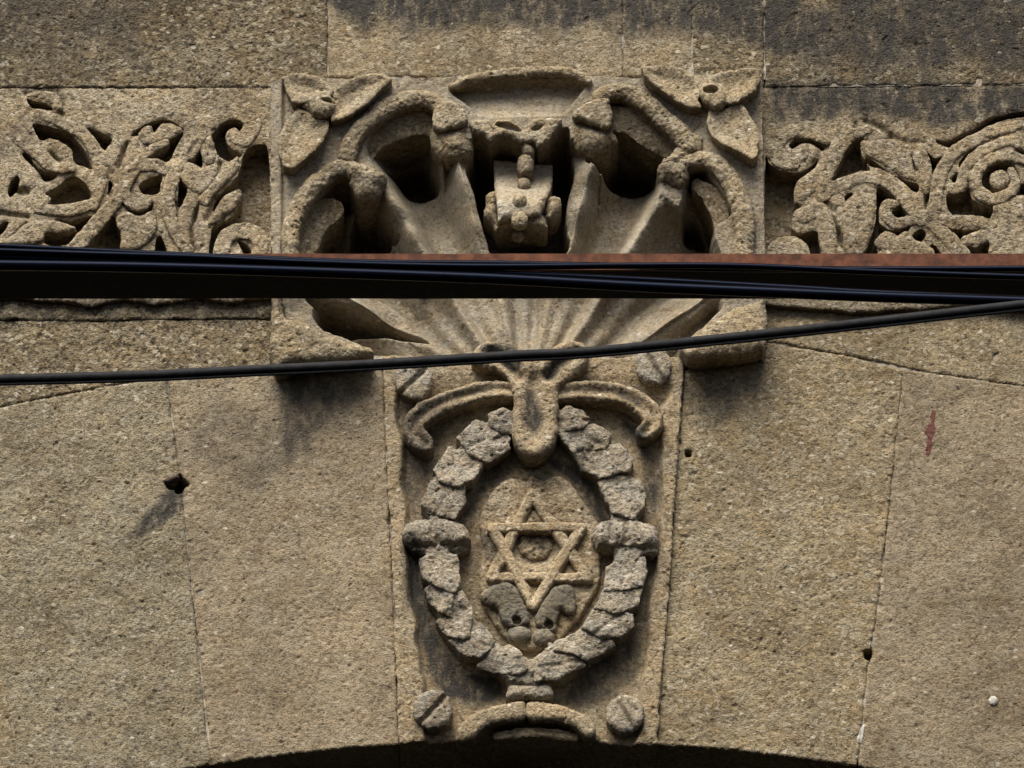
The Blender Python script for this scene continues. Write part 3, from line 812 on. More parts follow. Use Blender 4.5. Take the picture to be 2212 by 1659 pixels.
# hood outline: what lies inside the lobes is hollowed to the bowl
lobes = [
    (idt, [(640, 620), (640, 540), (655, 480), (690, 425), (745, 385), (790, 395), (900, 600), (800, 680), (700, 670)]),
    (c3, [(860, 900), (930, 720), (1080, 570), (1250, 475), (1450, 455), (1470, 520), (1470, 700), (1500, 800), (1800, 1500), (1700, 1900), (1300, 1900), (900, 1200)]),
    (idt, [(955, 330), (1020, 300), (1060, 300), (1115, 305), (1180, 300), (1230, 295), (1300, 330), (1280, 620), (960, 620)]),
    (c4, [(800, 400), (940, 395), (1080, 500), (1250, 630), (1400, 750), (1330, 900), (1250, 950), (1200, 1900), (560, 1900), (800, 700)]),
    (c4, [(1450, 990), (1600, 970), (1700, 1080), (1800, 1250), (1830, 1340), (1690, 1500), (1760, 1720), (1700, 1900), (1000, 2100), (1200, 1200), (1400, 1300)]),
    (idt, [(690, 640), (720, 590), (1530, 580), (1550, 640), (1560, 660), (1530, 690), (1470, 745), (1440, 790), (820, 790), (790, 748), (740, 725), (700, 710), (680, 680)]),
]
ls = np.full(b.x.shape, 1e9)
for f, pg in lobes:
    q = smooth(wall(f(pg), HP), True, 4)
    ls = np.minimum(ls, sd_poly(b, q))
ls = ls + 1.5 * NE[b.sl]
slab = HP - 5 + .9 * ROUGH[b.sl] + 2 * N40[b.sl]
w = sstep(4, -16, ls)
h = slab + (np.minimum(bowl, slab) - slab) * w
# raised border fillets
xl = wall([(585, 480), (612, 480), (1638, 480), (1655, 480)], HP)[:, 0]
h = np.where((b.x < xl[1]) & (ls > 0), HP - 2 + .8 * ROUGH[b.sl], h)
h = h - 10 * np.exp(-((b.x - xl[1]) / 4) ** 2) * (ls > 0)
h = np.where((b.x > xl[2] + 4) & (ls > 0), HP - 4 + .8 * ROUGH[b.sl], h)
# deep drilled pockets
pockets = [
    (c3, [(1040, 960), (1150, 860), (1250, 810), (1330, 770), (1400, 800), (1450, 900), (1510, 1010), (1500, 1100), (1350, 1130), (1230, 1120), (1130, 1020)], -260),
    (c3, [(770, 1300), (860, 1270), (960, 1320), (1060, 1420), (1130, 1510), (1180, 1580), (1050, 1640), (860, 1680), (730, 1660), (720, 1500)], -220),
    (c3, [(560, 1210), (690, 1100), (760, 1100), (800, 1230), (680, 1290), (560, 1320), (470, 1370)], -110),
    (c4, [(830, 740), (920, 735), (1060, 790), (1170, 850), (1230, 920), (1200, 1000), (1060, 1040), (860, 1060), (700, 1000), (620, 900)], -260),
    (c4, [(1430, 1300), (1520, 1250), (1590, 1330), (1640, 1440), (1560, 1490), (1440, 1490)], -200),
    (c4, [(1440, 1010), (1540, 975), (1640, 1010), (1600, 1090), (1480, 1150), (1420, 1160)], -80),
    (cp, [(350, 370), (480, 430), (600, 430), (740, 470), (820, 560), (920, 560), (1010, 500), (1150, 400), (1270, 360), (1300, 520), (1330, 760), (1260, 1000), (1250, 1300), (1240, 1560), (560, 1560), (460, 1420),
          (370, 1150), (330, 950), (250, 760), (300, 600)], -280),
]
for f, pg, fl in pockets:
    h = holes(b, h, [pg], fl, f, 20, 14)
# the sunk field under the upper lip
q = smooth(wall([(972, 188), (1050, 176), (1200, 168), (1262, 182), (1235, 225), (1215, 248), (1130, 252), (1045, 252), (1010, 225)], HP), True, 5)
ms = sd_poly(b, q) + 1.2 * NE[b.sl]
zt, zb = wall([(0, 170)], HP)[0, 1], wall([(0, 262)], HP)[0, 1]
t = np.clip((zt - b.z) / (zt - zb), 0, 1)
mfield = HP - 36 + 40 * t ** 2.4 + .7 * ROUGH[b.sl]
h = h + (mfield - h) * sstep(2, -9, ms)
# dark flutes cut beside the lower corner lobes
for f, pg, fl in ((c5, [(470, 660), (560, 650), (760, 700), (950, 790), (1150, 860), (1380, 960), (1200, 945), (1000, 905), (800, 880), (620, 870), (520, 830), (460, 740)], -130),
                  (c6, [(1330, 935), (1450, 830), (1600, 700), (1700, 640), (1750, 660), (1720, 730), (1600, 800), (1480, 880), (1380, 950)], -40)):
    q = smooth(wall(f(pg), 30), True, 4)
    sdv = sd_poly(b, q)
    h = h + (np.minimum(h, fl) - h) * sstep(6, -22, sdv)
relief('slab', SP, M_SHELL, b, sdp, h, -300, .02, top='set')

# hood lobes: thick rolled lips
def lip(name, pts, rad, f, H=86, edge=70, groove=0, tint=.03, skirt=None, R=None):
    return stroke_part(name, SP, M_PANEL, pts, rad, H, edge, R or max(rad) * .8, f, groove, 8, tint=tint, erode=1.2, rough=2.0)
lip('hood_lobe', [(720, 900), (760, 770), (840, 660), (970, 550), (1120, 450), (1290, 405), (1430, 415), (1520, 470)], [20, 20, 20, 21, 21, 20, 18, 16], c3)
lip('hood_lobe', [(225, 1750), (230, 1560), (275, 1390), (350, 1260), (470, 1130), (600, 1030), (720, 1010), (800, 1050)], [19, 20, 21, 21, 21, 20, 20, 20], c3)
lip('hood_lobe', [(740, 370), (850, 335), (980, 350), (1130, 430), (1270, 560), (1400, 680), (1480, 790)], [17, 18, 20, 22, 22, 22, 20], c4)
lip('hood_lobe', [(1470, 930), (1620, 905), (1750, 985), (1850, 1120), (1920, 1290), (1945, 1480), (1930, 1700)], [17, 19, 21, 22, 23, 24, 24], c4)
lip('hood_lobe', [(976, 186), (1015, 172), (1065, 163), (1125, 156), (1200, 156), (1245, 163), (1272, 177)], [8, 10, 11, 12, 12, 11, 9], idt, 80, 68)
def radial(b, sd, h, g=.30):
    rad_ = np.sqrt((b.x - hub[0]) ** 2 + (b.z - hub[1]) ** 2)
    return h + np.clip(g * (rad_ - rad_[sd < 0].mean()), -60, 26)
# inner coves behind the upper lobes
stroke_part('cove', SP, M_PANEL, [(860, 900), (940, 780), (1060, 690), (1200, 640), (1340, 610), (1440, 640)], [20, 22, 25, 27, 26, 20], 42, 40, 6, c3, tint=0, mod=lambda b, sd, h, run: radial(b, sd, h))
stroke_part('cove', SP, M_PANEL, [(850, 560), (980, 580), (1110, 660), (1230, 740), (1330, 820)], [26, 28, 28, 25, 18], 42, 40, 6, c4, tint=0, mod=lambda b, sd, h, run: radial(b, sd, h))
stroke_part('cove', SP, M_PANEL, [(350, 1650), (400, 1500), (500, 1400), (620, 1350)], [30, 34, 32, 18], 36, 34, 6, c3, tint=0, mod=lambda b, sd, h, run: radial(b, sd, h))
stroke_part('cove', SP, M_PANEL, [(1560, 1130), (1660, 1200), (1730, 1330), (1760, 1480)], [16, 20, 20, 18], 38, 36, 6, c4, tint=0, mod=lambda b, sd, h, run: radial(b, sd, h))
# knuckles where the lobes meet
def knuckle(pts, f, H, edge, R=24, tint=.02, mod=None, rough=1.6):
    return poly_part('knuckle', SP, M_PANEL, pts, H, edge, R, f, tint=tint, mod=mod, rough=rough, erode=1.8)
knuckle([(1470, 520), (1560, 430), (1680, 465), (1750, 550), (1738, 630), (1620, 665), (1500, 695), (1455, 630)], c3, 88, 76, 10)
knuckle([(1440, 680), (1560, 690), (1740, 640), (1800, 740), (1800, 880), (1700, 960), (1540, 960), (1460, 860)], c3, 76, 34, 46, -.02)
knuckle([(530, 565), (515, 500), (640, 430), (760, 390), (810, 420), (830, 560), (810, 645), (680, 615)], c4, 88, 76, 10)
knuckle([(470, 660), (560, 610), (700, 640), (820, 660), (880, 760), (800, 860), (640, 890), (520, 820)], c4, 74, 34, 46, -.02)
knuckle([(700, 990), (820, 960), (960, 1030), (1060, 1080), (1040, 1180), (960, 1290), (880, 1300), (800, 1270), (740, 1120)], c3, 92, 62, 30, -.02, rough=2.6)
knuckle([(1230, 960), (1340, 930), (1480, 960), (1480, 1060), (1430, 1150), (1330, 1110), (1250, 1060)], c4, 90, 62, 28, -.02, rough=2.6)
knuckle([(1480, 690), (1580, 740), (1590, 840), (1480, 920), (1380, 960), (1250, 940), (1340, 860)], c4, 80, 60, 24, .02)
# lower corner lobes
poly_part('corner_lobe', SP, M_PANEL, [(588, 640), (612, 648), (616, 690), (650, 694), (690, 716), (740, 738), (790, 752), (806, 764), (790, 774), (745, 780), (690, 783), (640, 786), (589, 788)],
          96, 76, 26, tint=.04, rough=1.6, skirt=-12)
poly_part('corner_lobe', SP, M_PANEL, [(1653, 642), (1634, 655), (1575, 672), (1535, 696), (1500, 730), (1478, 758), (1492, 776), (1545, 771), (1596, 766), (1636, 757), (1654, 746)],
          96, 78, 26, tint=.06, rough=1.3, skirt=-12)

# corner flowers
def petal(parent, pts, f, H, dip, tilt=(0, 0), tint=.05, es=0):
    H, dip = H + 4, dip * .65
    def mod(b, sd, h):
        cx, cz = b.x[sd < 0].mean(), b.z[sd < 0].mean()
        return h - dip * sstep(0, -26, sd + 4) + tilt[0] * (b.x - cx) + tilt[1] * (b.z - cz)
    return poly_part('petal', parent, M_PANEL, pts, H, H - 4, 5, f, sm=False, mod=mod, tint=tint, es=es, rough=1.1)
fl1 = stroke_part('flower', SP, M_PANEL, [(672, 222), (690, 236)], [22, 24], 96, 80, 20, sm=False, groove=0)
petal(fl1, [(150, 215), (230, 180), (340, 180), (450, 210), (560, 270), (600, 340), (560, 400), (430, 420), (330, 450), (250, 440), (200, 340)], c3, 92, 14, (.0, -.10), .03)
petal(fl1, [(590, 330), (680, 260), (800, 200), (930, 185), (1060, 195), (1100, 240), (1050, 300), (960, 380), (860, 480), (760, 550), (640, 590), (585, 600), (570, 480)], c3, 96, 15, (.16, -.12), .03)
petal(fl1, [(290, 470), (380, 480), (440, 560), (560, 590), (560, 680), (500, 790), (420, 880), (330, 960), (250, 1030), (170, 1000), (130, 880), (130, 740), (180, 600)], c3, 92, 13, (.0, -.18), .05)
poly_part('flower_eye', fl1, M_PANEL, [(375, 410), (460, 370), (560, 390), (610, 440), (600, 520), (530, 570), (440, 560), (390, 500)], 112, 94, 16, c3,
          mod=lambda b, sd, h: holes(b, h, [[(500, 410), (560, 400), (610, 435), (560, 440)]], 84, c3, 105, 4), rough=1.6)
fl2 = stroke_part('flower', SP, M_PANEL, [(1530, 200), (1545, 214)], [24, 24], 92, 80, 20, sm=False)
petal(fl2, [(1080, 130), (1200, 115), (1340, 115), (1460, 150), (1560, 220), (1600, 300), (1560, 400), (1590, 470), (1490, 470), (1380, 430), (1270, 350), (1180, 280), (1110, 210)], c4, 98, 15, (-.10, -.08), .06)
petal(fl2, [(1640, 220), (1760, 160), (1920, 140), (2085, 138), (2080, 240), (2040, 330), (1970, 380), (1880, 430), (1790, 430), (1730, 330), (1650, 280)], c4, 98, 13, (.10, -.05), .05)
petal(fl2, [(1650, 470), (1760, 480), (1830, 440), (1930, 420), (1990, 520), (2050, 620), (2070, 760), (2060, 880), (2010, 920), (1900, 850), (1780, 790), (1680, 710), (1630, 590)], c4, 96, 14, (.05, -.16), .05)
def ring(b, sd, h):
    return holes(b, h, [[(1600, 310), (1650, 285), (1710, 290), (1730, 320), (1690, 355), (1620, 345)]], 88, c4, 106, 5)
poly_part('flower_eye', fl2, M_PANEL, [(1575, 320), (1620, 275), (1700, 270), (1770, 320), (1800, 390), (1770, 470), (1700, 490), (1620, 450), (1580, 390)], 114, 96, 14, c4, mod=ring, rough=1.4)

# console bracket hanging in the hollow of the shell
KB = poly_part('bracket', SP, M_SHELL, [(1066, 328), (1100, 328), (1122, 332), (1150, 335), (1196, 336), (1193, 380), (1186, 425), (1176, 455), (1166, 478), (1140, 484), (1110, 486), (1076, 494), (1072, 450), (1068, 400)],
               40, 30, 10, sm=False, skirt=-110, tint=.28, rough=1.0, erode=1.0,  # tint brightens the plate to look lit from above
               mod=lambda b, sd, h: h - 58 + 96 * sstep(wall([(0, 340)], 0)[0, 1], wall([(0, 455)], 60)[0, 1], b.z))
poly_part('bracket_band', KB, M_PANEL, [(300, 260), (430, 240), (520, 255), (640, 240), (760, 280), (840, 330), (880, 270), (960, 225), (1190, 235), (1195, 310), (1130, 400), (1060, 470), (980, 520), (920, 470), (860, 480), (800, 480),
          (740, 460), (660, 410), (560, 420), (500, 470), (430, 410), (350, 380), (300, 330)], 80, 66, 9, cp, skirt=-120, rough=2.0, tint=-.02, k=4,
          mod=lambda b, sd, h: holes(b, h, [[(540, 290), (640, 270), (760, 300), (810, 360), (700, 350), (600, 320)], [(900, 340), (960, 300), (1040, 295), (960, 350)]], 52, cp, 70, 8))
def bead(u0, v0, r, H, edge, name='bead', ky=1.0):
    p = [(u0 + r * math.cos(a), v0 + r * ky * math.sin(a)) for a in np.linspace(0, 2 * math.pi, 12, endpoint=False)]
    c = wall(cp([(u0, v0)]), 50)[0]
    base = max(TOP[int((c[0] - X0) / G), int((c[1] - Z0) / G)], 20)
    H, edge = base + 28, base + 5
    return poly_part(name, KB, M_PANEL, p, H, edge, r * 1.05, cp, tint=.08, rough=1.2, erode=1.0, skirt=edge - 20)
poly_part('bead', KB, M_PANEL, [(790, 470), (880, 470), (930, 530), (920, 590), (880, 610), (830, 590), (800, 540)], 72, 50, 16, cp, tint=.04, skirt=-60)
poly_part('bead', KB, M_PANEL, [(800, 590), (910, 590), (930, 680), (910, 770), (860, 800), (800, 780), (760, 700)], 66, 44, 18, cp, tint=.08, skirt=-60)
bead(830, 870, 66, 78, 52)
bead(790, 1035, 72, 92, 66)
bead(780, 1220, 84, 106, 76)
bead(770, 1370, 66, 88, 60, ky=.8)
poly_part('scroll_end', KB, M_PANEL, [(450, 1000), (520, 950), (570, 970), (580, 1080), (580, 1300), (560, 1350), (520, 1290), (470, 1240), (430, 1180), (455, 1090)], 52, 24, 20, cp, tint=.02, skirt=-50, rough=1.6)
poly_part('scroll_end', KB, M_PANEL, [(1060, 1030), (1130, 1000), (1190, 1040), (1190, 1160), (1150, 1230), (1080, 1260), (1030, 1230), (1030, 1120)], 52, 26, 20, cp, tint=.04, skirt=-50, rough=1.6)
poly_part('scroll_end', KB, M_PANEL, [(580, 1190), (700, 1200), (860, 1190), (1000, 1180), (1060, 1290), (1030, 1350), (900, 1330), (700, 1310), (600, 1330), (570, 1280)], 62, 34, 16, cp, tint=-.02, skirt=-50, rough=1.6)

# ------------------------------------------------------------------ the keystone
KS = thing('keystone', 'carved keystone with a six-pointed star inside a leafy wreath below the shell', 'keystone', 1140, 1604)
HK = 20
kq = wall(sh(KL, .7) + [(905, 1601), (985, 1592), (1010, 1578), (1060, 1562), (1140, 1558), (1230, 1562), (1270, 1580), (1290, 1594), (1340, 1602)] + sh(KR, -.7)[::-1], HK)
b = Box(kq, 8)
sdk = sd_poly(b, kq) + 1.4 * (NE[b.sl] + .4 * N12[b.sl])
h = HK - 5 + 5 * dome(sdk, 5) + ROUGH[b.sl]
# sunk field
q = smooth(wall([(880, 800), (1130, 762), (1430, 800), (1432, 900), (1434, 1000), (1428, 1150), (1410, 1300), (1396, 1450), (1370, 1600), (1320, 1680), (960, 1680), (915, 1560), (905, 1450), (880, 1250), (872, 1100), (872, 950)], HK), True, 4)
fs = sd_poly(b, q) + 4 * N20[b.sl]
sink = sstep(4, -12, fs)
zk1, zk0 = wall([(0, 800)], HK)[0, 1], wall([(0, 880)], HK)[0, 1]
sink = sink * sstep(zk1, zk0, b.z)
h = h - 24 * sink + (.0 - .5 * ROUGH[b.sl]) * sink
relief('block', KS, M_KEY, b, sdk, h, SK, .02, top='set')
def kpart(name, pts, H, edge, R, f, mat=M_KEY, par=None, **kw):
    return poly_part(name, par or KS, mat, pts, H, edge, R, f, **kw)
# lip left standing under the ribbon at the foot
stroke_part('foot_lip', KS, M_KEY, [(1075, 1592), (1110, 1585), (1150, 1583), (1200, 1586), (1245, 1594)], [9, 11, 11, 11, 8], 8, 0, 8, skirt=-60)

def screw(u, v, r, ang, name='screw_head'):
    p = [(u + r * math.cos(a), v + r * math.sin(a)) for a in np.linspace(0, 2 * math.pi, 16, endpoint=False)]
    ca, sa = math.cos(ang), math.sin(ang)
    def mod(b, sd, h):
        return groove_line(b, h, [(u - ca * r * 1.3, v - sa * r * 1.3), (u, v), (u + ca * r * 1.3, v + sa * r * 1.3)], 13, 5.5, idt, 34)
    return poly_part(name, KS, M_WREATH, p, 40, 31, 12, idt, mod=mod, tint=.0, erode=1.6, rough=1.4)
screw(894, 822, 41, math.radians(-42))
screw(1412, 791, 40, math.radians(58))
screw(935, 1533, 41, math.radians(-47))
screw(1350, 1543, 41, math.radians(58))

# ribbon: forked top with drooping tongue and two curling arms
RB = stroke_part('ribbon', KS, M_KEY, [(960, 410), (830, 405), (690, 425), (510, 485), (340, 560), (235, 650), (235, 740), (305, 810)], [22, 22, 22, 23, 25, 25, 24, 19], 52, 38, 10, c7, groove=10, gw=10, tint=.03, rough=1.3)
stroke_part('ribbon_arm', RB, M_KEY, [(1310, 425), (1480, 415), (1690, 425), (1850, 470), (1970, 560), (2005, 650), (1950, 720)], [22, 22, 23, 23, 25, 24, 20], 52, 38, 10, c7, groove=9, gw=10, tint=.05, rough=1.3)
def tongue(b, sd, h):
    v = wall(c7([(1120, 100), (1120, 420), (1120, 900)]), 60)[:, 1]
    t = sstep(v[1], v[2], b.z)
    h = h + 14 * t ** 2
    h = groove_line(b, h, [(1120, 320), (1110, 480), (1130, 660), (1130, 760)], 17, 15, c7, 60)
    h = groove_line(b, h, [(800, 110), (920, 210), (1010, 300)], 18, 12, c7, 60)
    h = groove_line(b, h, [(1440, 120), (1310, 210), (1230, 300)], 18, 12, c7, 60)
    return h
kpart('ribbon_fork', [(655, 160), (700, 90), (790, 50), (890, 48), (980, 90), (1050, 140), (1120, 165), (1190, 140), (1280, 85), (1380, 48), (1480, 60), (1530, 130), (1510, 220), (1420, 310), (1335, 370), (1300, 450),
      (1305, 560), (1300, 700), (1280, 800), (1220, 890), (1130, 932), (1050, 905), (975, 830), (950, 740), (965, 600), (965, 460), (935, 370), (900, 310), (830, 265), (700, 240), (650, 210)],
      64, 48, 14, c7, par=RB, mod=tongue, tint=.04, rough=1.4)
soot_l = None

# wreath leaves
ringp = [tuple(x) for x in c7([(930, 640), (750, 780), (570, 950), (455, 1120), (420, 1290)])] + [tuple(x) for x in c8([(440, 150), (455, 400), (530, 640), (650, 850), (840, 1010), (1080, 1110),
         (1300, 1010), (1500, 880), (1660, 700), (1750, 500), (1780, 330), (1770, 150)])] + [tuple(x) for x in c7([(1780, 1240), (1710, 1060), (1620, 900), (1500, 740), (1360, 620)])]
WR = stroke_part('wreath', KS, M_WREATH, ringp, [20, 28, 31, 30, 26, 28, 31, 32, 32, 32, 30, 32, 32, 32, 31, 30, 27, 28, 31, 32, 31, 24], 46, 32, 11, idt, tint=-.02, rough=2.0, erode=4.5)

WL = {'c7': [
    [(790, 600), (890, 545), (960, 600), (965, 720), (880, 720), (800, 680)],
    [(570, 770), (700, 650), (880, 700), (930, 760), (920, 830), (770, 930), (650, 880)],
    [(395, 1000), (500, 845), (640, 900), (730, 940), (650, 1080), (560, 1120), (430, 1080)],
    [(300, 1260), (360, 1095), (470, 1130), (590, 1130), (600, 1230), (520, 1350), (340, 1310)],
    [(1310, 580), (1370, 530), (1480, 570), (1530, 620), (1480, 690), (1310, 700)],
    [(1325, 730), (1450, 690), (1560, 660), (1680, 740), (1640, 830), (1500, 840), (1430, 860)],
    [(1440, 870), (1600, 825), (1740, 820), (1830, 930), (1810, 1010), (1620, 1050), (1500, 985)],
    [(1620, 1100), (1700, 1050), (1830, 1060), (1900, 1080), (1935, 1180), (1930, 1260), (1850, 1345), (1720, 1310)]],
    'c8': [
    [(325, 320), (440, 280), (560, 290), (590, 480), (540, 540), (440, 500), (350, 440)],
    [(365, 520), (430, 480), (560, 470), (600, 510), (540, 570), (525, 690), (450, 670), (385, 610)],
    [(440, 740), (530, 690), (540, 580), (610, 545), (670, 660), (665, 760), (640, 855), (520, 835)],
    [(540, 880), (640, 855), (680, 750), (750, 780), (830, 890), (800, 940), (740, 1005), (640, 985)],
    [(735, 1060), (800, 990), (940, 930), (1000, 970), (1060, 1080), (1000, 1115), (860, 1105)],
    [(1650, 360), (1760, 320), (1890, 300), (1905, 400), (1880, 485), (1790, 510), (1640, 520)],
    [(1620, 530), (1780, 490), (1875, 520), (1840, 630), (1700, 685), (1570, 650)],
    [(1560, 670), (1690, 675), (1800, 705), (1805, 770), (1720, 845), (1620, 855), (1480, 800)],
    [(1400, 850), (1490, 790), (1640, 860), (1665, 920), (1500, 1015), (1430, 985), (1290, 950)],
    [(1120, 1090), (1190, 1010), (1290, 945), (1430, 985), (1460, 1060), (1290, 1145), (1150, 1160)]]}
wc = wall([(1147, 1170)], 40)[0]
for key, f in (('c7', c7), ('c8', c8)):
    for i, pg in enumerate(WL[key]):
        low = key == 'c8'
        H = 50 if low else 50
        pc = np.mean(np.asarray(pg, float), 0)
        pg = [tuple(pc + (np.asarray(q_) - pc) * 1.17) for q_ in pg]
        def mod(b, sd, h, pg=pg, f=f, pc=pc, i=i):
            # each leaf lies over the next one: its lower end stands proud
            m = sd < 0
            cx, cz = b.x[m].mean(), b.z[m].mean()
            tx, tz = (cz - wc[1]), -(cx - wc[0])
            l = math.hypot(tx, tz)
            sg = -1 if (cx > wc[0]) else 1
            if tz * sg > 0:
                sg = -sg
            ux, uz = sg * tx / l, sg * tz / l
            rx, rz = (cx - wc[0]) / l, (cz - wc[1]) / l
            along = (b.x - cx) * ux + (b.z - cz) * uz
            across = (b.x - cx) * rx + (b.z - cz) * rz
            return h + np.clip(.16 * along, -4.5, 5) - 3.5 * np.exp(-(across / 5.0) ** 2) * (i % 2) + 1.5 * N12[b.sl] + 1.5 * N20[b.sl]
        poly_part('leaf', WR, M_WREATH, pg, H, H - 4, 5, f, sm=False, mod=mod, tint=(-.02 if not low else .06) + .05 * ((i * 7) % 3 - 1), rough=1.8, erode=1.4, k=2, p=1.8)
kpart('leaf', [(900, 1105), (1000, 1090), (1060, 1070), (1100, 1110), (1160, 1090), (1260, 1130), (1170, 1150), (1100, 1165), (1010, 1150)], 34, 20, 14, c8, mat=M_WREATH, par=WR)
# round ties on both sides of the wreath
def knob(pts, lines, f):
    def mod(b, sd, h):
        for l in lines:
            h = groove_line(b, h, l, 9, 6, f, 50)
        return h + 1.2 * N12[b.sl]
    return poly_part('tie', WR, M_WREATH, pts, 60, 26, 34, f, mod=mod, rough=1.6, erode=2.0, tint=.02)
knob([(190, 110), (280, 40), (420, 20), (560, 40), (660, 110), (670, 200), (600, 270), (440, 265), (300, 270), (210, 210)], [[(415, 40), (400, 120), (430, 180)], [(200, 200), (400, 215), (650, 200)]], c8)
knob([(1535, 150), (1590, 70), (1720, 35), (1880, 40), (1985, 100), (2010, 200), (1960, 280), (1800, 270), (1640, 260), (1560, 220)], [[(1670, 70), (1670, 170)], [(1770, 60), (1775, 180)], [(1855, 60), (1870, 180)], [(1600, 225), (1800, 238), (1980, 215)]], c8)
kpart('tie', [(915, 1150), (1080, 1165), (1265, 1150), (1250, 1200), (1245, 1300), (1080, 1308), (930, 1300), (935, 1210)], 44, 26, 16, c8, mat=M_WREATH, par=WR, rough=1.2,
      mod=lambda b, sd, h: groove_line(b, h, [(920, 1185), (1080, 1190), (1260, 1185)], 8, 5, c8, 40))
kpart('ribbon_tail', [(1052, 1318), (1056, 1440), (900, 1462), (780, 1492), (690, 1585), (600, 1600), (570, 1565), (610, 1470), (680, 1410), (800, 1365), (930, 1330)], 38, 28, 12, c8, tint=.04, skirt=-30)
kpart('ribbon_tail', [(1074, 1322), (1250, 1330), (1380, 1365), (1480, 1410), (1540, 1470), (1555, 1550), (1500, 1575), (1420, 1512), (1330, 1467), (1180, 1447), (1078, 1442)], 38, 28, 12, c8, tint=.04, skirt=-30)

# raised medallion with the star
MD = kpart('medallion', [(1042, 1200), (1036, 1130), (1046, 1090), (1075, 1050), (1108, 1036), (1135, 1040), (1150, 1028), (1170, 1040), (1200, 1030), (1232, 1044), (1255, 1080), (1285, 1120), (1298, 1160), (1296, 1250), (1275, 1300),
      (1240, 1350), (1200, 1392), (1150, 1408), (1105, 1392), (1070, 1350), (1040, 1300), (1036, 1250)], 15, 4, 8, idt, tint=.20, rough=1.8,
      mod=lambda b, sd, h: holes(b, h, [[(1112, 1150), (1140, 1132), (1175, 1132), (1205, 1160), (1208, 1195), (1180, 1222), (1130, 1222), (1106, 1190)]], 3, idt, 12, 14), es=.05)
kpart('boss', [(1125, 1160), (1150, 1148), (1180, 1160), (1192, 1185), (1172, 1208), (1140, 1208), (1120, 1188)], 13, 5, 14, idt, par=MD, tint=.05, rough=3.0)
def tri(pts, name='star'):
    q = wall(pts, 22)
    b = Box(q, 20)
    sd = np.full(b.x.shape, 1e9)
    for i in range(3):
        s_, _, _ = sd_stroke(b, np.array([q[i], q[(i + 1) % 3]]), [12.5, 12.5])
        sd = np.minimum(sd, s_)
    sd = sd + .8 * NE[b.sl]
    h = 18 + 12 * dome(sd, 8) + 1.0 * ROUGH[b.sl]
    return b, sd, h
b1, s1, h1 = tri([(1150, 1066), (1062, 1248), (1268, 1248)])
star = relief('star', MD, M_KEY, b1, s1, h1, None, .36)
b2, s2, h2 = tri([(1064, 1142), (1256, 1140), (1152, 1310)])
h2 = h2 + 2.0
relief('star_triangle', star, M_KEY, b2, s2, h2, None, .36)
# small dark lily under the star
LY = kpart('lily', [(745, 580), (830, 495), (920, 468), (990, 510), (1050, 620), (1090, 740), (1040, 790), (960, 790), (890, 740), (860, 660), (800, 640)], 36, 24, 12, c8, mat=M_GREY, rough=1.2,
     mod=lambda b, sd, h: holes(b, h, [[(970, 720), (1010, 715), (1030, 745), (1010, 770), (975, 760)]], -8, c8, 30, 3, jit=.3))
kpart('lily_petal', [(1130, 770), (1145, 680), (1190, 600), (1260, 520), (1340, 490), (1405, 530), (1425, 620), (1405, 695), (1350, 700), (1315, 670), (1290, 740), (1265, 825), (1170, 800)], 36, 24, 12, c8, mat=M_GREY, par=LY, rough=1.2,
     mod=lambda b, sd, h: holes(b, h, [[(1200, 755), (1225, 740), (1252, 755), (1250, 790), (1225, 800), (1200, 788)]], -25, c8, 30, 3, jit=.3))
kpart('lily_ball', [(1020 + 84 * math.cos(a), 840 + 66 * math.sin(a)) for a in np.linspace(0, 6.283, 12, endpoint=False)], 36, 18, 22, c8, mat=M_GREY, par=LY, tint=.5)
kpart('lily_ball', [(1188 + 76 * math.cos(a), 862 + 62 * math.sin(a)) for a in np.linspace(0, 6.283, 12, endpoint=False)], 36, 18, 20, c8, mat=M_GREY, par=LY, tint=.5)

# ------------------------------------------------------------------ small things on the arch stones
def flat_patch(name, pts, H, mat, label, cat, rise=1.5, R=4):
    q = wall(pts, H)
    b = Box(smooth(q), 6)
    sd = sd_poly(b, smooth(q, True, 5)) + .8 * NE[b.sl]
    h = np.maximum(TOP[b.sl], H - 4) + rise * dome(sd, R) + .4
    o = relief(name, None, mat, b, sd, h, -2, top=False)
    return tag(o, label, cat)
flat_patch('paint_smear', [(2014, 886), (2021, 893), (2017, 912), (2020, 926), (2014, 950), (2013, 968), (2006, 984), (1999, 980), (2001, 958), (1997, 940), (2004, 922), (2009, 905)], 5, M_RED,
           'dark red smear of paint on the rightmost arch stone', 'paint mark', .3, 3)
flat_patch('mortar_lump', [(2136, 1511), (2142, 1504), (2152, 1506), (2156, 1514), (2150, 1523), (2140, 1522)], 5, M_PALE,
           'small white round lump stuck low on the rightmost arch stone', 'lump', 6, 8)
flat_patch('mortar_chip', [(1862, 1562), (1868, 1560), (1864, 1590), (1858, 1604), (1852, 1600), (1856, 1584)], 5, M_PALE,
           'thin white mortar chip hanging in the joint low beside the rightmost arch stone', 'mortar chip', 2, 4)
flat_patch('iron_stub', [(353, 1038), (368, 1030), (380, 1026), (388, 1032), (376, 1040), (362, 1044)], 7, M_IRON,
           'rusted iron stub over the dark hole in the left arch joint', 'iron stub', 8, 6)

# ------------------------------------------------------------------ steel beam and cables in front of the wall
def at(u, v, d):
    p = wall([(u, v)], d * 1000)[0]
    return Vector((p[0] * .001, -d, ZC + p[1] * .001))

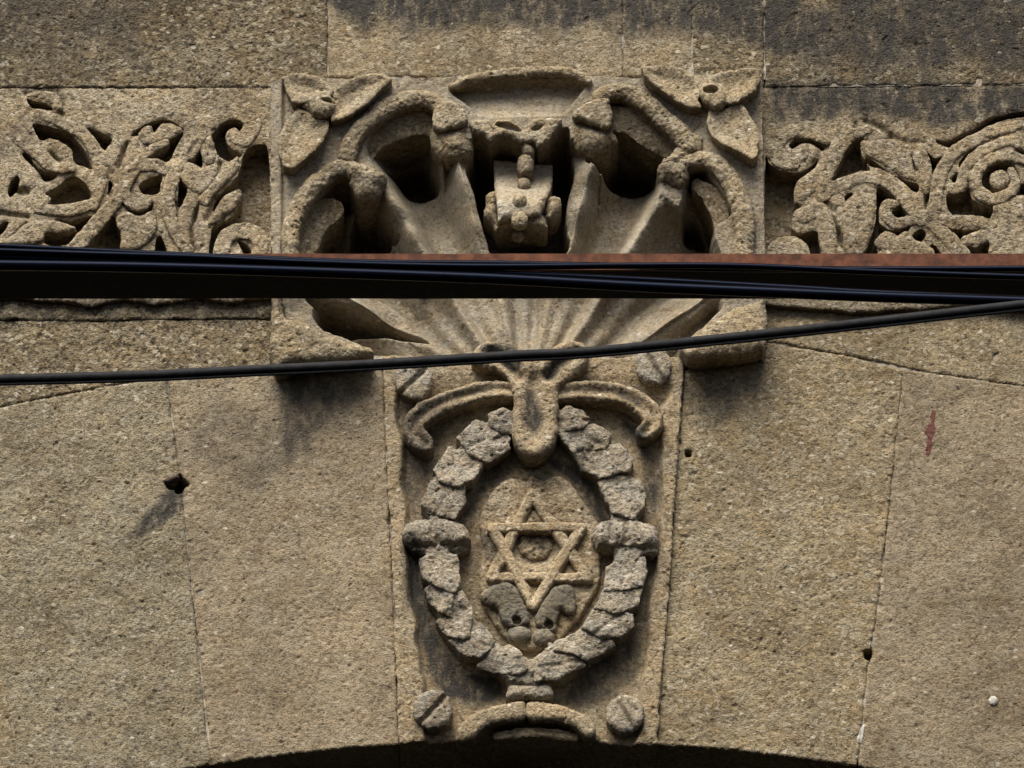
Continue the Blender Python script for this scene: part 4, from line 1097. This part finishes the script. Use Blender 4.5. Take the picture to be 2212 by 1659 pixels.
BD = 1.10                                  # front face this far from the wall
ztop = at(1106, 548, BD).z
zlow = at(1106, 583, BD).z
zbot = at(1106, 645, BD - .155).z
beam = thing('steel_beam', 'long horizontal rusty steel beam crossing in front of the shell panel', 'beam', 1106, 590, BD * 1000)
def sweep_x(name, prof, x0, x1, parent, mat, seg=60):
    """closed profile (y,z) swept along x"""
    n = len(prof)
    V = []
    for i in range(seg + 1):
        x = x0 + (x1 - x0) * i / seg
        for y, z in prof:
            V.append((x, y, z + .0004 * math.sin(x * 9) + .0003 * math.sin(x * 31 + z * 50)))
    F = []
    for i in range(seg):
        for j in range(n):
            k = (j + 1) % n
            F.append((i * n + j, i * n + k, (i + 1) * n + k, (i + 1) * n + j))
    o = link_mesh(name, V, F, parent, mat, smoothf=False)
    return o
tf = .012
# channel lying on its back: outer plate, two legs and a turned-in lip, open towards the wall side below
sweep_x('web', [(-BD, ztop), (-BD + .009, ztop), (-BD + .009, zlow), (-BD, zlow)], -3.2, 3.2, beam, M_RUST)
sweep_x('flange', [(-BD + .0092, ztop - .001), (-BD + .15, ztop - .001), (-BD + .15, ztop - .012), (-BD + .0092, ztop - .012)], -3.2, 3.2, beam, M_RUST)
sweep_x('flange', [(-BD + .0092, zlow + .012), (-BD + .155, zbot + .012), (-BD + .155, zbot), (-BD + .0092, zlow + .001)], -3.2, 3.2, beam, M_SHADED_STEEL)

def cable(name, pts, r, d, label, mat=M_CABLE, group=None, seg=14, twin=0.0, ext=1.6):
    """tube through traced points; d may vary along it"""
    P = []
    ds = d if isinstance(d, (list, tuple)) else [d] * len(pts)
    pp = smooth(np.array([(u, v, dd) for (u, v), dd in zip(pts, ds)]), False, 12)
    P = [at(u, v, dd) for u, v, dd in pp]
    a = (P[0] - P[4]).normalized(); z = (P[-1] - P[-5]).normalized()
    P = [P[0] + a * ext] + P + [P[-1] + z * ext]
    V, F = [], []
    def tube(P, r):
        o = len(V)
        for i, c in enumerate(P):
            t = (P[min(i + 1, len(P) - 1)] - P[max(i - 1, 0)]).normalized()
            s = t.cross(Vector((0, 0, 1))).normalized(); u = s.cross(t)
            for k in range(seg):
                an = 2 * math.pi * k / seg
                V.append(c + s * (r * math.cos(an)) + u * (r * math.sin(an)))
        for i in range(len(P) - 1):
            for k in range(seg):
                k2 = (k + 1) % seg
                F.append((o + i * seg + k, o + (i + 1) * seg + k, o + (i + 1) * seg + k2, o + i * seg + k2))
    tube(P, r)
    if twin:
        tube([p + Vector((0, .001, -r - twin * .8)) for p in P], twin)
    o = link_mesh(name, [tuple(v) for v in V], F, None, mat)
    return tag(o, label, 'cable', group)
grp = 'cables strung along the beam'
CD = BD + .10
cable('cable', [(-40, 530), (262, 545), (550, 558), (800, 567), (1106, 570), (1356, 575), (1546, 580), (1906, 582), (2260, 580)], .0068, CD,
      'glossy black cable rising over the top edge of the beam at the left end', group=grp)
cable('cable', [(-40, 541), (200, 549), (425, 556), (640, 566), (900, 574), (1106, 576), (1356, 574), (1600, 575), (1906, 588), (2260, 600)], .0068, CD + .03,
      'thin black cable weaving close below the topmost cable across the rust strip', group=grp)
cable('cable', [(-40, 555), (200, 562), (425, 568), (700, 580), (1000, 588), (1106, 592), (1406, 606), (1700, 622), (1906, 634), (2260, 648)], .0078, CD + .02,
      'black cable hidden among the others at left and running just above the lowest one', group=grp)
cable('cable', [(-40, 572), (300, 577), (650, 587), (965, 598), (1106, 604), (1406, 620), (1656, 631), (1906, 641.5), (2260, 653)], .0115, CD + .045,
      'thick black cable with blue sheen sloping down to the lower right across the beam', group=grp)
cable('cable', [(-40, 819), (300, 810), (530, 799), (800, 786), (1106, 767), (1290, 757), (1656, 720), (1906, 692), (2106, 669), (2260, 652)], .0090, [1.9] * 10,
      'lone weathered grey-black twin cable slanting up to the right below the beam', M_CABLE2, twin=.0032)
